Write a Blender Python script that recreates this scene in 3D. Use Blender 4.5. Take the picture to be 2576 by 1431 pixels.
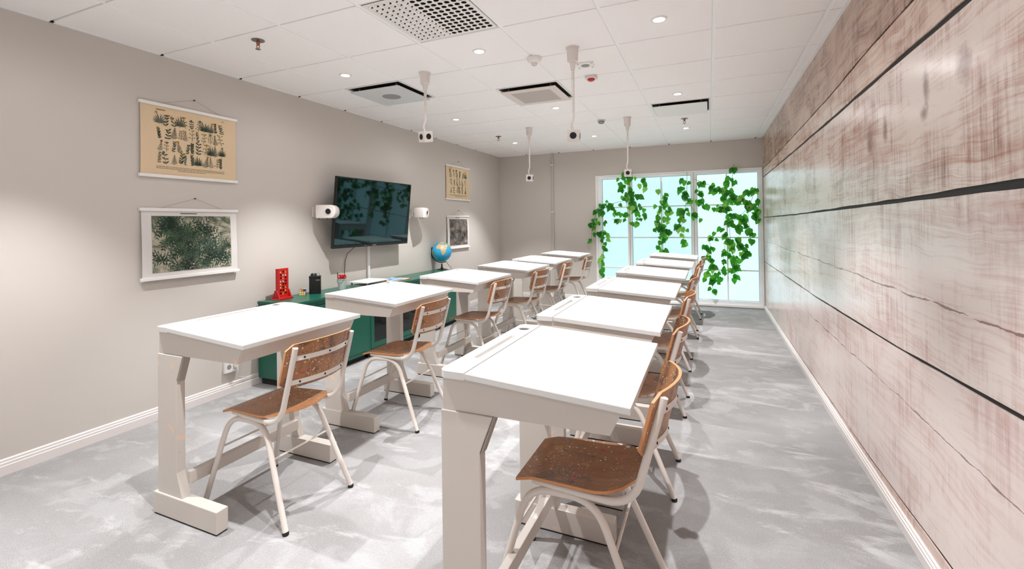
import bpy, bmesh, math, random
from mathutils import Vector, Matrix
R = random.Random(7)
PI = math.pi
S = bpy.context.scene
C = S.collection
for o in list(bpy.data.objects):
    bpy.data.objects.remove(o)

# ------------------------------------------------------------------ camera
W, H, YB, YF = 4.2288, 2.5234, 7.8197, -1.9        # room: left wall x=0, right wall x=W, back wall y=YB
FPX, CX, CY = 1180.11, 1264.45, 550.22
YAW, PIT, ROL = 0.41425, 0.00931, -0.01311
CAM = Vector((3.4924, 0.0, 1.3170))
_f = Vector((-math.sin(YAW) * math.cos(PIT), math.cos(YAW) * math.cos(PIT), math.sin(PIT)))
_r0 = Vector((math.cos(YAW), math.sin(YAW), 0))
_u0 = _r0.cross(_f)
_r = _r0 * math.cos(ROL) + _u0 * math.sin(ROL)
_u = _u0 * math.cos(ROL) - _r0 * math.sin(ROL)
cd = bpy.data.cameras.new('camera')
cam = bpy.data.objects.new('camera', cd)
C.objects.link(cam)
m3 = Matrix((_r, _u, -_f)).transposed()
cam.matrix_world = Matrix.Translation(CAM) @ m3.to_4x4()
cd.sensor_fit = 'HORIZONTAL'
cd.sensor_width = 36
cd.lens = FPX * 36 / 2576
cd.shift_x = (1288 - CX) / 2576
cd.shift_y = (CY - 715.5) / 2576
cd.clip_start = 0.02
S.camera = cam

def on(axis, val, u, v):
    """point where the sight line of photo pixel (u, v) meets the plane axis = val"""
    d = _r * ((u - CX) / FPX) - _u * ((v - CY) / FPX) + _f
    i = 'xyz'.index(axis)
    return CAM + d * ((val - CAM[i]) / d[i])

# ------------------------------------------------------------------ world, exposure
wd = bpy.data.worlds.new('world')
S.world = wd
wd.use_nodes = True
wd.node_tree.nodes['Background'].inputs[0].default_value = (0.75, 0.86, 0.92, 1)
wd.node_tree.nodes['Background'].inputs[1].default_value = 0.6
S.view_settings.view_transform = 'Standard'
S.view_settings.look = 'None'
S.view_settings.gamma = 1
S.view_settings.use_curve_mapping = False
S.view_settings.exposure = 1.42
SPOT_W = 62.0        # each recessed downlight: its beam
WASH_W = 2.6        # and a wide fill added to each, to brighten walls and ceiling
PANE_E = 0.385        # frosted daylight panes
LIGHT_XY = [(x, y) for y in (-0.663, 1.137, 2.937, 4.737, 6.537) for x in (0.838, 2.038, 3.238)]

# ------------------------------------------------------------------ materials
def lin(c):
    out = []
    for v in c:
        v = v / 255.0
        out.append(v / 12.92 if v <= 0.04045 else ((v + 0.055) / 1.055) ** 2.4)
    return (*out, 1)

class NT:
    def __init__(s, name):
        s.m = bpy.data.materials.new(name)
        s.m.use_nodes = True
        s.t = s.m.node_tree
        s.b = s.t.nodes['Principled BSDF']
    def n(s, typ, ins=None, **kw):
        nd = s.t.nodes.new('ShaderNode' + typ)
        for k, v in kw.items():
            setattr(nd, k, v)
        if ins:
            for k, v in ins.items():
                if hasattr(v, 'is_output'):
                    s.t.links.new(v, nd.inputs[k])
                else:
                    nd.inputs[k].default_value = v
        return nd
    def l(s, a, b):
        s.t.links.new(a, b)
    def math(s, op, a, b=0.0, c=0.0, clamp=False):
        return s.n('Math', {0: a, 1: b, 2: c}, operation=op, use_clamp=clamp).outputs[0]
    def mix(s, f, a, b):
        nd = s.n('Mix', data_type='RGBA')
        for k, v in ((0, f), (6, a), (7, b)):
            if hasattr(v, 'is_output'):
                s.l(v, nd.inputs[k])
            else:
                nd.inputs[k].default_value = v
        return nd.outputs[2]
    def coord(s, scale=(1, 1, 1), rnd=False, loc=(0, 0, 0)):
        v = s.n('TexCoord').outputs['Object']
        mp = s.n('Mapping', {'Vector': v, 'Scale': scale, 'Location': loc})
        if rnd:
            r = s.n('ObjectInfo').outputs['Random']
            r2 = s.math('MULTIPLY', r, 37.0)
            cb = s.n('CombineXYZ', {0: r2, 1: r2, 2: r2})
            ad = s.n('VectorMath', {0: mp.outputs[0], 1: cb.outputs[0]}, operation='ADD')
            return ad.outputs[0]
        return mp.outputs[0]
    def noise(s, vec, scale=5, detail=3, rough=.5, dist=0.0):
        return s.n('TexNoise', {'Vector': vec, 'Scale': scale, 'Detail': detail, 'Roughness': rough, 'Distortion': dist}).outputs[0]
    def step(s, v, lo, hi):
        return s.n('MapRange', {0: v, 1: lo, 2: hi, 3: 0.0, 4: 1.0}).outputs[0]
    def bump(s, h, st=.2, d=.002):
        b = s.n('Bump', {'Height': h, 'Strength': st, 'Distance': d})
        s.l(b.outputs[0], s.b.inputs['Normal'])

def M(name, rgb, rough=.5, metal=0.0, var=0.04, scale=8.0, bump=0.0, bscale=60.0, spec=.5):
    """plain paint, plastic or metal with a little procedural variation"""
    t = NT(name)
    c = lin(rgb)
    vec = t.coord()
    f = t.noise(vec, scale, 3)
    d = tuple(max(0, x * (1 - var * 2)) for x in c[:3]) + (1,)
    t.l(t.mix(f, c, d), t.b.inputs['Base Color'])
    t.b.inputs['Roughness'].default_value = rough
    t.b.inputs['Metallic'].default_value = metal
    t.b.inputs['Specular IOR Level'].default_value = spec
    if bump:
        t.bump(t.noise(vec, bscale, 3), bump, .001)
    return t.m

def mat_emit(name, rgb, st):
    t = NT(name)
    t.b.inputs['Base Color'].default_value = lin(rgb)
    t.b.inputs['Emission Color'].default_value = lin(rgb)
    t.b.inputs['Emission Strength'].default_value = st
    return t.m

def mat_white_paint(name, rgb, rough=.42, chip=.66):
    t = NT(name)
    v = t.coord(rnd=True)
    n1 = t.noise(v, 3.0, 2)
    col = t.mix(n1, lin(rgb), lin(tuple(x - 5 for x in rgb)))
    ch = t.noise(v, 7.5, 6, .62, .6)
    region = t.noise(v, 2.3, 2)
    f = t.math('MULTIPLY', t.step(ch, chip, chip + .015), t.step(region, .5, .56))
    col = t.mix(f, col, lin((226, 198, 176)))
    sp = t.n('TexVoronoi', {'Vector': v, 'Scale': 34.0}).outputs[0]
    f2 = t.math('MULTIPLY', t.step(sp, .085, .06), t.step(t.noise(v, 5, 2), .6, .64))
    col = t.mix(f2, col, lin((120, 92, 76)))
    t.l(col, t.b.inputs['Base Color'])
    t.b.inputs['Roughness'].default_value = rough
    t.bump(t.noise(v, 40, 3), .06, .001)
    return t.m

def mat_carpet():
    t = NT('carpet')
    v = t.coord()
    v2 = t.coord((.8, 1.3, 1), loc=(3.1, 1.7, 0))
    big = t.noise(v2, 1.3, 5, .6, .5)
    mid = t.noise(t.coord((1, 1.25, 1), loc=(1.3, 8.2, 0)), 3.2, 5, .62, .5)
    st = t.noise(t.coord((.75, 1.6, 1), loc=(.3, 5.2, 0)), 2.3, 8, .68, .7)
    base = t.mix(t.step(big, .38, .62), lin((141, 138, 136)), lin((158, 156, 155)))
    base = t.mix(t.math('MULTIPLY', t.step(mid, .52, .60), .6), base, lin((169, 168, 167)))
    base = t.mix(t.math('MULTIPLY', t.step(st, .55, .64), .55), base, lin((200, 198, 197)))
    g = t.noise(v, 170, 2, .7)
    base = t.mix(t.math('MULTIPLY', t.step(g, .30, .7), .26), base, lin((120, 117, 115)))
    g2 = t.noise(v, 430, 2, .7)
    base = t.mix(t.math('MULTIPLY', t.step(g2, .56, .62), .4), base, lin((238, 238, 238)))
    t.l(base, t.b.inputs['Base Color'])
    t.b.inputs['Roughness'].default_value = .95
    t.b.inputs['Specular IOR Level'].default_value = .15
    t.bump(t.noise(v, 300, 2, .7), .5, .004)
    return t.m

def mat_plank(name, pale, mid, dark, amt, crack=None, knots=()):
    """wood grain of one printed board: long grain, cross saw marks, worn white paint, an optional crack line and knots"""
    t = NT(name)
    tc = t.n('TexCoord').outputs['Object']
    sx = t.n('SeparateXYZ', {0: tc})
    y, z = sx.outputs[1], sx.outputs[2]
    seed = amt * 9.7
    def nz(sy, sz, scale, det, ro=.6, dist=0.0, zi=None, k=0.0):
        v = t.n('CombineXYZ', {0: seed + k, 1: t.math('MULTIPLY', y, sy), 2: t.math('MULTIPLY', zi if zi is not None else z, sz)}).outputs[0]
        return t.noise(v, scale, det, ro, dist)
    warp = nz(.8, 1.8, 1.6, 3, .5, .4)
    zz = t.math('ADD', z, t.math('MULTIPLY', warp, .16))
    grain = t.step(nz(.5, 16, 2.2, 6, .65, .2, zz), .36, .66)
    fine = t.step(nz(1.6, 60, 2.2, 3, .6, .2, zz, 3.0), .36, .64)
    hatch = t.step(nz(30, 1.3, 1.5, 4, .65, .25, None, 5.0), .38, .64)
    blot = t.step(nz(1.1, 1.3, 1.3, 5, .62, .7, None, 8.0), .36, .66)
    patch = t.step(nz(3.2, 2.6, 1.3, 5, .7, .4, None, 11.0), .42, .66)
    f = t.math('ADD', t.math('MULTIPLY', grain, .34), t.math('MULTIPLY', fine, .24))
    f = t.math('ADD', f, t.math('MULTIPLY', t.math('MULTIPLY', hatch, patch), .34))
    f = t.math('ADD', f, t.math('MULTIPLY', blot, .36))
    f = t.math('MULTIPLY', t.step(f, .40, 1.0), amt, clamp=True)
    col = t.mix(f, lin(pale), lin(mid))
    f3 = t.math('MULTIPLY', t.math('MULTIPLY', t.math('MULTIPLY', hatch, blot), patch), min(1.0, amt * .8), clamp=True)
    col = t.mix(f3, col, lin(dark))
    for (ky, kz, ry, rz) in knots:
        dy = t.math('MULTIPLY', t.math('SUBTRACT', y, ky), 1.0 / ry)
        dz = t.math('MULTIPLY', t.math('SUBTRACT', z, kz), 1.0 / rz)
        d = t.math('SQRT', t.math('ADD', t.math('MULTIPLY', dy, dy), t.math('MULTIPLY', dz, dz)))
        d = t.math('ADD', d, t.math('MULTIPLY', t.math('SUBTRACT', nz(9, 9, 2.0, 4, .65), .5), 1.6))
        col = t.mix(t.math('MULTIPLY', t.step(d, 1.2, .35), .75), col, lin(dark))
    if crack is not None:
        for cz, cy0, cy1, w in crack:
            cw = t.noise(t.n('CombineXYZ', {0: cz, 1: y, 2: 0.0}).outputs[0], 2.6, 6, .62)
            d = t.math('ABSOLUTE', t.math('SUBTRACT', t.math('ADD', z, t.math('MULTIPLY', t.math('SUBTRACT', cw, .5), .05)), cz))
            wv = t.math('MULTIPLY', t.math('SUBTRACT', t.noise(t.n('CombineXYZ', {0: cz, 1: y, 2: 5.0}).outputs[0], 7.0, 4), .34), w * 6)
            rng = t.math('MULTIPLY', t.step(y, cy0, cy0 + .3), t.step(y, cy1, cy1 - .3))
            col = t.mix(t.math('MULTIPLY', t.math('MULTIPLY', t.math('LESS_THAN', d, wv), rng), .8), col, lin((122, 84, 74)))
    t.l(col, t.b.inputs['Base Color'])
    t.b.inputs['Roughness'].default_value = .22
    t.b.inputs['Specular IOR Level'].default_value = .6
    return t.m

def mat_chair_wood():
    t = NT('splattered_plywood')
    v = t.coord(rnd=True)
    gv = t.n('Mapping', {'Vector': v, 'Scale': (1.5, 14, 3)}).outputs[0]
    g = t.noise(gv, 3.0, 5, .6, .5)
    col = t.mix(g, lin((170, 108, 58)), lin((112, 66, 30)))
    rd = t.n('ObjectInfo').outputs['Random']
    col = t.mix(t.math('MULTIPLY', rd, .45), col, lin((205, 150, 108)))
    sm = t.noise(v, 8, 6, .7, 1.0)
    col = t.mix(t.math('MULTIPLY', t.step(sm, .52, .64), .72), col, lin((70, 56, 48)))
    sy = t.noise(v, 9, 4, .65, 2.0)
    col = t.mix(t.math('MULTIPLY', t.step(sy, .63, .66), .75), col, lin((190, 130, 30)))
    vr = t.n('Mapping', {'Vector': v, 'Location': (7, 3, 1)}).outputs[0]
    sr = t.noise(vr, 7, 4, .6, 2.0)
    col = t.mix(t.math('MULTIPLY', t.step(sr, .67, .70), .8), col, lin((168, 56, 48)))
    vb = t.n('Mapping', {'Vector': v, 'Location': (17, 9, 4)}).outputs[0]
    sb = t.noise(vb, 7, 4, .6, 2.0)
    col = t.mix(t.math('MULTIPLY', t.step(sb, .69, .71), .8), col, lin((70, 140, 150)))
    for sc, th, cc in ((48, .20, (224, 212, 196)), (85, .20, (226, 218, 206)), (62, .17, (50, 42, 38))):
        vo = t.n('TexVoronoi', {'Vector': v, 'Scale': float(sc)}).outputs[0]
        k = t.noise(v, sc * .11, 3)
        col = t.mix(t.math('MULTIPLY', t.step(vo, th, th * .7), t.step(k, .46, .54)), col, lin(cc))
    ws = t.n('Mapping', {'Vector': v, 'Scale': (1, 1, 1), 'Rotation': (.6, .4, .9)}).outputs[0]
    wl = t.noise(t.n('Mapping', {'Vector': ws, 'Scale': (3, 40, 40)}).outputs[0], 1.0, 1)
    col = t.mix(t.math('MULTIPLY', t.step(wl, .73, .75), .8), col, lin((226, 216, 202)))
    t.l(col, t.b.inputs['Base Color'])
    t.b.inputs['Roughness'].default_value = .38
    return t.m

def mat_leaf():
    t = NT('vine_leaf')
    rd = t.n('ObjectInfo').outputs['Random']
    cr = t.n('ValToRGB', {0: rd})
    e = cr.color_ramp
    e.elements[0].position = 0.0
    e.elements[0].color = lin((14, 84, 22))
    e.elements[1].position = 1.0
    e.elements[1].color = lin((176, 220, 104))
    for p_, c_ in ((.35, (30, 136, 34)), (.65, (62, 170, 42)), (.85, (112, 196, 58))):
        k = e.elements.new(p_)
        k.color = lin(c_)
    v = t.coord()
    col = t.mix(t.math('MULTIPLY', t.noise(v, 9, 3), .3), cr.outputs[0], lin((20, 100, 24)))
    t.l(col, t.b.inputs['Base Color'])
    t.b.inputs['Roughness'].default_value = .4
    tr = t.n('BsdfTranslucent', {0: t.mix(.35, col, lin((120, 220, 40)))})
    mx = t.n('MixShader', {0: .45, 1: t.b.outputs[0], 2: tr.outputs[0]})
    t.l(mx.outputs[0], t.t.nodes['Material Output'].inputs[0])
    return t.m

def mat_frost(name, k):
    """frosted glass pane glowing with the daylight behind it"""
    t = NT(name)
    v = t.coord()
    n = t.noise(v, 2.0, 3)
    col = t.mix(n, lin((206, 241, 246)), lin((196, 236, 243)))
    t.b.inputs['Base Color'].default_value = lin((96, 112, 116))
    t.b.inputs['Roughness'].default_value = .22
    t.l(col, t.b.inputs['Emission Color'])
    t.b.inputs['Emission Strength'].default_value = PANE_E * k
    return t.m

def mat_print(name, cols, scale, dist=1.0, stretch=(1, 1, 1)):
    t = NT(name)
    v = t.coord(stretch)
    n = t.noise(v, scale, 6, .7, dist)
    cr = t.n('ValToRGB', {0: n})
    e = cr.color_ramp
    e.elements[0].position = .3
    e.elements[0].color = lin(cols[0])
    e.elements[1].position = .72
    e.elements[1].color = lin(cols[-1])
    for i, c in enumerate(cols[1:-1]):
        k = e.elements.new(.3 + .42 * (i + 1) / (len(cols) - 1))
        k.color = lin(c)
    t.l(cr.outputs[0], t.b.inputs['Base Color'])
    t.b.inputs['Roughness'].default_value = .8
    return t.m

MT = {}
MT['wall'] = M('greige_wall_paint', (206, 198, 190), .85, var=.01, scale=2, bump=.08, bscale=180)
MT['ceil'] = M('mineral_ceiling_tile', (250, 246, 244), .9, var=.012, scale=40, bump=.12, bscale=260)
MT['rail'] = M('white_ceiling_rail', (246, 246, 245), .5, var=.01)
MT['plenum'] = M('dark_plenum', (26, 24, 23), .95)
MT['trim'] = M('white_baseboard', (229, 221, 217), .45, var=.015)
MT['frame'] = M('white_window_frame', (246, 245, 244), .4, var=.015)
MT['trimw'] = M('white_reveal', (252, 252, 252), .5, var=.01)
MT['carpet'] = mat_carpet()
MT['frost'] = mat_frost('frosted_daylight_glass', 1.0)
MT['frost2'] = mat_frost('frosted_daylight_glass_bright', 1.25)
MT['seal'] = M('glazing_seal', (120, 160, 172), .6)
MT['gap'] = M('dark_board_gap', (34, 34, 33), .7)
MT['desk'] = mat_white_paint('worn_white_desk_paint', (208, 199, 190), .4, .625)
MT['desktop'] = mat_white_paint('white_desktop_paint', (214, 211, 207), .38, .72)
MT['tube'] = mat_white_paint('cream_tube_paint', (224, 214, 205), .35, .70)
MT['wood'] = mat_chair_wood()
MT['woodedge'] = M('pale_plywood_edge', (214, 148, 96), .5, var=.1, scale=40)
MT['rubber'] = M('black_rubber', (22, 22, 22), .7)
MT['steel'] = M('brushed_steel', (150, 146, 140), .35, 1.0)
MT['bracket'] = M('dull_bracket', (168, 158, 148), .5)
MT['ink'] = M('dark_inkwell', (92, 90, 88), .5)
MT['screw'] = M('dark_screw', (52, 46, 42), .4, .8)
MT['brass'] = M('copper_sprinkler', (176, 110, 80), .35, .9)
MT['green'] = M('green_cabinet_enamel', (14, 94, 74), .3, var=.05)
MT['black'] = M('black_plastic', (14, 14, 15), .35)
MT['white'] = M('white_plastic', (238, 234, 230), .4, var=.01)
MT['white2'] = M('offwhite_plastic', (226, 218, 212), .45, var=.015)
MT['grey'] = M('grey_plastic', (150, 148, 146), .5)
MT['red'] = M('red_plastic', (196, 22, 24), .35)
MT['paper'] = M('aged_paper', (226, 200, 164), .85, var=.04, scale=4)
MT['paperw'] = M('white_paper', (222, 216, 212), .85, var=.02)
MT['leaf'] = mat_leaf()
MT['stem'] = M('vine_stem', (92, 128, 48), .6)
MT['string'] = M('hanging_string', (150, 140, 130), .8)

# ------------------------------------------------------------------ mesh helpers
class MB:
    """collects geometry of one mesh"""
    def __init__(s):
        s.v, s.f, s.mi = [], [], []
    def add(s, vs, fs, mi=0):
        o = len(s.v)
        s.v += [tuple(v) for v in vs]
        for f in fs:
            s.f.append(tuple(i + o for i in f))
            s.mi.append(mi)
        return s
    def box(s, x0, x1, y0, y1, z0, z1, mi=0):
        vs = [(x, y, z) for x in (x0, x1) for y in (y0, y1) for z in (z0, z1)]
        return s.add(vs, [(0, 1, 3, 2), (4, 6, 7, 5), (0, 4, 5, 1), (2, 3, 7, 6), (0, 2, 6, 4), (1, 5, 7, 3)], mi)
    def prism(s, pts, a0, a1, axis='y', mi=0):
        """extrude 2D outline; axis y: pts are (x,z); axis x: (y,z); axis z: (x,y)"""
        n = len(pts)
        def P(p, a):
            return {'y': (p[0], a, p[1]), 'x': (a, p[0], p[1]), 'z': (p[0], p[1], a)}[axis]
        vs = [P(p, a0) for p in pts] + [P(p, a1) for p in pts]
        fs = [tuple(range(n - 1, -1, -1)), tuple(range(n, 2 * n))]
        fs += [(i, (i + 1) % n, n + (i + 1) % n, n + i) for i in range(n)]
        return s.add(vs, fs, mi)
    def lathe(s, prof, c=(0, 0, 0), n=24, axis='z', mi=0):
        """prof: list of (r, h)"""
        vs, fs = [], []
        for r, h in prof:
            for k in range(n):
                a = 2 * PI * k / n
                p = (r * math.cos(a), r * math.sin(a), h)
                if axis == 'x':
                    p = (h, p[0], p[1])
                elif axis == 'y':
                    p = (p[1], h, p[0])
                vs.append((p[0] + c[0], p[1] + c[1], p[2] + c[2]))
        for j in range(len(prof) - 1):
            for k in range(n):
                k2 = (k + 1) % n
                fs.append((j * n + k, j * n + k2, (j + 1) * n + k2, (j + 1) * n + k))
        fs.append(tuple(range(n - 1, -1, -1)))
        fs.append(tuple((len(prof) - 1) * n + k for k in range(n)))
        return s.add(vs, fs, mi)
    def tube(s, pts, r, n=10, mi=0, cap=True):
        pts = [Vector(p) for p in pts]
        m = len(pts)
        tang = []
        for i in range(m):
            a = pts[max(0, i - 1)]
            b = pts[min(m - 1, i + 1)]
            tang.append((b - a).normalized())
        up = Vector((0, 0, 1)) if abs(tang[0].z) < .9 else Vector((1, 0, 0))
        nrm = (up - tang[0] * up.dot(tang[0])).normalized()
        vs, fs = [], []
        for i in range(m):
            if i:
                nrm = (nrm - tang[i] * nrm.dot(tang[i])).normalized()
            bn = tang[i].cross(nrm)
            rr = r[i] if isinstance(r, (list, tuple)) else r
            for k in range(n):
                a = 2 * PI * k / n
                vs.append(pts[i] + nrm * (rr * math.cos(a)) + bn * (rr * math.sin(a)))
        for i in range(m - 1):
            for k in range(n):
                k2 = (k + 1) % n
                fs.append((i * n + k, i * n + k2, (i + 1) * n + k2, (i + 1) * n + k))
        if cap:
            fs.append(tuple(range(n - 1, -1, -1)))
            fs.append(tuple((m - 1) * n + k for k in range(n)))
        return s.add(vs, fs, mi)
    def mesh(s, name, mats, smooth=False, bevel=0.0):
        me = bpy.data.meshes.new(name)
        me.from_pydata(s.v, [], s.f)
        for m in (mats if isinstance(mats, (list, tuple)) else [mats]):
            me.materials.append(m)
        me.polygons.foreach_set('material_index', s.mi)
        bm = bmesh.new()
        bm.from_mesh(me)
        bmesh.ops.recalc_face_normals(bm, faces=bm.faces)
        if bevel:
            es = [e for e in bm.edges if len(e.link_faces) == 2 and e.calc_face_angle(0) > .5]
            bmesh.ops.bevel(bm, geom=es, offset=bevel, segments=2, profile=.6, affect='EDGES', clamp_overlap=True)
        bm.to_mesh(me)
        bm.free()
        if smooth:
            for p in me.polygons:
                p.use_smooth = True
            try:
                me.set_sharp_from_angle(angle=.7)
            except Exception:
                pass
        me.update()
        return me
    def obj(s, name, mats, parent=None, smooth=False, bevel=0.0):
        return link(name, s.mesh(name, mats, smooth, bevel), parent)

def link(name, me, parent=None, loc=None):
    o = bpy.data.objects.new(name, me)
    C.objects.link(o)
    if parent is not None:
        o.parent = parent
    if loc is not None:
        o.location = loc
    return o

def tag(o, label, cat, group=None):
    o['label'] = label
    o['category'] = cat
    if group:
        o['group'] = group
    return o

def thing(name, label, cat, loc=(0, 0, 0), rz=0.0, group=None):
    o = link(name, None, None, loc)
    o.empty_display_size = .1
    o.rotation_euler = (0, 0, rz)
    return tag(o, label, cat, group)

def struct(o):
    o['kind'] = 'structure'
    return o

def tree_copy(o, parent=None):
    c = o.copy()
    C.objects.link(c)
    if parent is not None:
        c.parent = parent
    for ch in list(o.children):
        tree_copy(ch, c)
    return c

def fillet(pts, rads, n=6):
    """polyline with rounded corners"""
    pts = [Vector(p) for p in pts]
    out = [pts[0]]
    for i in range(1, len(pts) - 1):
        p, a, b = pts[i], pts[i - 1], pts[i + 1]
        da, db = (a - p), (b - p)
        d = min(rads[i - 1], da.length * .49, db.length * .49)
        p0, p1 = p + da.normalized() * d, p + db.normalized() * d
        for k in range(n + 1):
            t = k / n
            out.append(p0 * (1 - t) ** 2 + p * 2 * t * (1 - t) + p1 * t * t)
    out.append(pts[-1])
    return out

def rrect(x0, x1, y0, y1, r, n=5, corners=(1, 1, 1, 1)):
    """rounded rectangle outline, ccw from lower-left; corners ll, lr, ur, ul"""
    o = []
    for (cx, cy, a0, on_) in ((x0, y0, PI, corners[0]), (x1, y0, 1.5 * PI, corners[1]), (x1, y1, 0, corners[2]), (x0, y1, .5 * PI, corners[3])):
        if not on_:
            o.append((cx, cy))
            continue
        mx = cx + (r if cx == x0 else -r)
        my = cy + (r if cy == y0 else -r)
        for k in range(n + 1):
            a = a0 + .5 * PI * k / n
            o.append((mx + r * math.cos(a), my + r * math.sin(a)))
    return o

def holed_slab(outer, holes, z0, z1, name, mat, parent):
    """flat slab (x,y outline) with through holes"""
    bm = bmesh.new()
    edges = []
    for loop in [outer] + holes:
        vs = [bm.verts.new((p[0], p[1], z1)) for p in loop]
        for i in range(len(vs)):
            edges.append(bm.edges.new((vs[i], vs[(i + 1) % len(vs)])))
    bmesh.ops.triangle_fill(bm, use_beauty=True, edges=edges, normal=(0, 0, 1))
    ex = bmesh.ops.extrude_face_region(bm, geom=list(bm.faces))
    for g in ex['geom']:
        if isinstance(g, bmesh.types.BMVert):
            g.co.z = z0
    bmesh.ops.recalc_face_normals(bm, faces=bm.faces)
    me = bpy.data.meshes.new(name)
    bm.to_mesh(me)
    bm.free()
    me.materials.append(mat)
    return link(name, me, parent)

def circle(cx, cy, r, n=24):
    return [(cx + r * math.cos(2 * PI * k / n), cy + r * math.sin(2 * PI * k / n)) for k in range(n)]

# ================================================================== ROOM
struct(MB().box(-.1, W + .1, YF - .1, YB + .1, -.1, 0).obj('floor', MT['carpet']))
struct(MB().box(-.12, 0, YF, YB, 0, H + .3).obj('wall_left', MT['wall']))
struct(MB().box(-.12, W + .12, YF - .12, YF, 0, H + .3).obj('wall_front', MT['trimw']))  # unseen wall behind the camera, made white to bounce more light
WX0, WX1, WZ0, WZ1 = 1.775, 4.218, .018, 2.083     # window opening
mb = MB()
mb.box(-.12, WX0, YB, YB + .14, 0, H + .3)
mb.box(WX1, W + .12, YB, YB + .14, 0, H + .3)
mb.box(WX0, WX1, YB, YB + .14, WZ1, H + .3)
mb.box(WX0, WX1, YB, YB + .14, 0, WZ0)
struct(mb.obj('wall_back', MT['wall']))

# right wall: dark backing with broad boards on it
wr = struct(MB().box(W + .006, W + .14, YF, YB, 0, H + .3).obj('wall_right', MT['gap']))
YS = [YF + (YB - YF) * i / 60 for i in range(61)]
def interp(tab):
    def f(y):
        if y <= tab[0][0]:
            return tab[0][1]
        for (a, za), (b, zb) in zip(tab, tab[1:]):
            if y <= b:
                return za + (zb - za) * (y - a) / (b - a)
        return tab[-1][1]
    return f
gap_lines = [   # (centre height along the wall, gap width along the wall)
    (interp([(2.32, 2.159), (2.82, 2.153), (3.73, 2.118), (7.05, 2.066)]), interp([(0, .010), (8, .009)])),
    (interp([(1.89, 1.982), (2.51, 1.977), (3.83, 1.961), (6.39, 1.944)]), interp([(1, .024), (3, .020), (8, .014)])),
    (interp([(1.63, 1.402), (2.0, 1.397), (2.81, 1.386), (5.1, 1.361), (7.4, 1.353)]), interp([(1.5, .024), (2.5, .020), (4, .014), (8, .008)])),
    (interp([(1.65, .793), (2.58, .756), (4.27, .724), (7.5, .708)]), interp([(1.5, .015), (3, .012), (8, .009)])),
    (interp([(2.07, .124), (2.89, .088), (5.25, .070), (7.1, .062)]), interp([(1.5, .014), (8, .010)])),
]
jit = [[R.uniform(-1, 1) for _ in YS] for _ in range(12)]
def edge(k, side):
    c, w = gap_lines[k]
    return [c(y) + side * w(y) * .5 + jit[k * 2 + (side > 0)][i] * .0022 for i, y in enumerate(YS)]
plank_spec = [
    ((200, 168, 148), (142, 92, 70), (88, 58, 46), 1.45, None, ()),
    ((228, 206, 190), (176, 122, 98), (116, 76, 60), 1.15, None, ()),
    ((234, 218, 208), (186, 134, 115), (124, 82, 70), 1.1, None, ((2.22, 1.705, .035, .032), (2.20, 1.80, .028, .07), (1.92, 1.80, .06, .06), (2.86, 1.70, .05, .09), (2.64, 1.72, .03, .07))),
    ((236, 224, 217), (202, 162, 152), (168, 118, 108), .9, ((1.01, -2, 7.9, .0030),), ()),
    ((236, 221, 214), (206, 168, 158), (178, 128, 118), .75, ((.545, -2, 4.6, .0024),), ()),
    ((226, 202, 190), (190, 142, 126), (130, 90, 80), .7, None, ()),
]
for k in range(6):
    top = [H + .02] * len(YS) if k == 0 else edge(k - 1, -1)
    bot = [0.0] * len(YS) if k == 5 else edge(k, 1)
    n = len(YS)
    vs = [(W, y, t) for y, t in zip(YS, top)] + [(W, y, b) for y, b in zip(YS, bot)]
    vs += [(W + .006, y, t) for y, t in zip(YS, top)] + [(W + .006, y, b) for y, b in zip(YS, bot)]
    fs = []
    for i in range(n - 1):
        fs.append((i, i + 1, n + i + 1, n + i))
        fs.append((i, 2 * n + i, 2 * n + i + 1, i + 1))
        fs.append((n + i, n + i + 1, 3 * n + i + 1, 3 * n + i))
    MB().add(vs, fs).obj('plank', mat_plank('board_print_%d' % k, *plank_spec[k]), wr)

# baseboards with a stepped moulding
def baseboard(name, a, b, nrm, h=.085, t=.016):
    """profile swept from a to b (2D), nrm pointing into the room"""
    prof = [(0, 0), (t, 0), (t, h * .58), (t * .8, h * .62), (t * .8, h * .76), (t * .45, h * .80), (t * .45, h * .93), (0.001, h), (0, h)]
    vs, fs = [], []
    for p in (a, b):
        for d, z in prof:
            vs.append((p[0] + nrm[0] * d, p[1] + nrm[1] * d, z))
    n = len(prof)
    fs = [(i, (i + 1) % n, n + (i + 1) % n, n + i) for i in range(n)] + [tuple(range(n)), tuple(range(2 * n - 1, n - 1, -1))]
    return struct(MB().add(vs, fs).obj(name, MT['trim']))
baseboard('baseboard_left', (0, YF), (0, YB), (1, 0))
baseboard('baseboard_right', (W, YF), (W, YB), (-1, 0), .066, .016)
baseboard('baseboard_back', (0, YB), (WX0 - .02, YB), (0, -1))
baseboard('baseboard_front', (0, YF), (W, YF), (0, 1))

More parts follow.
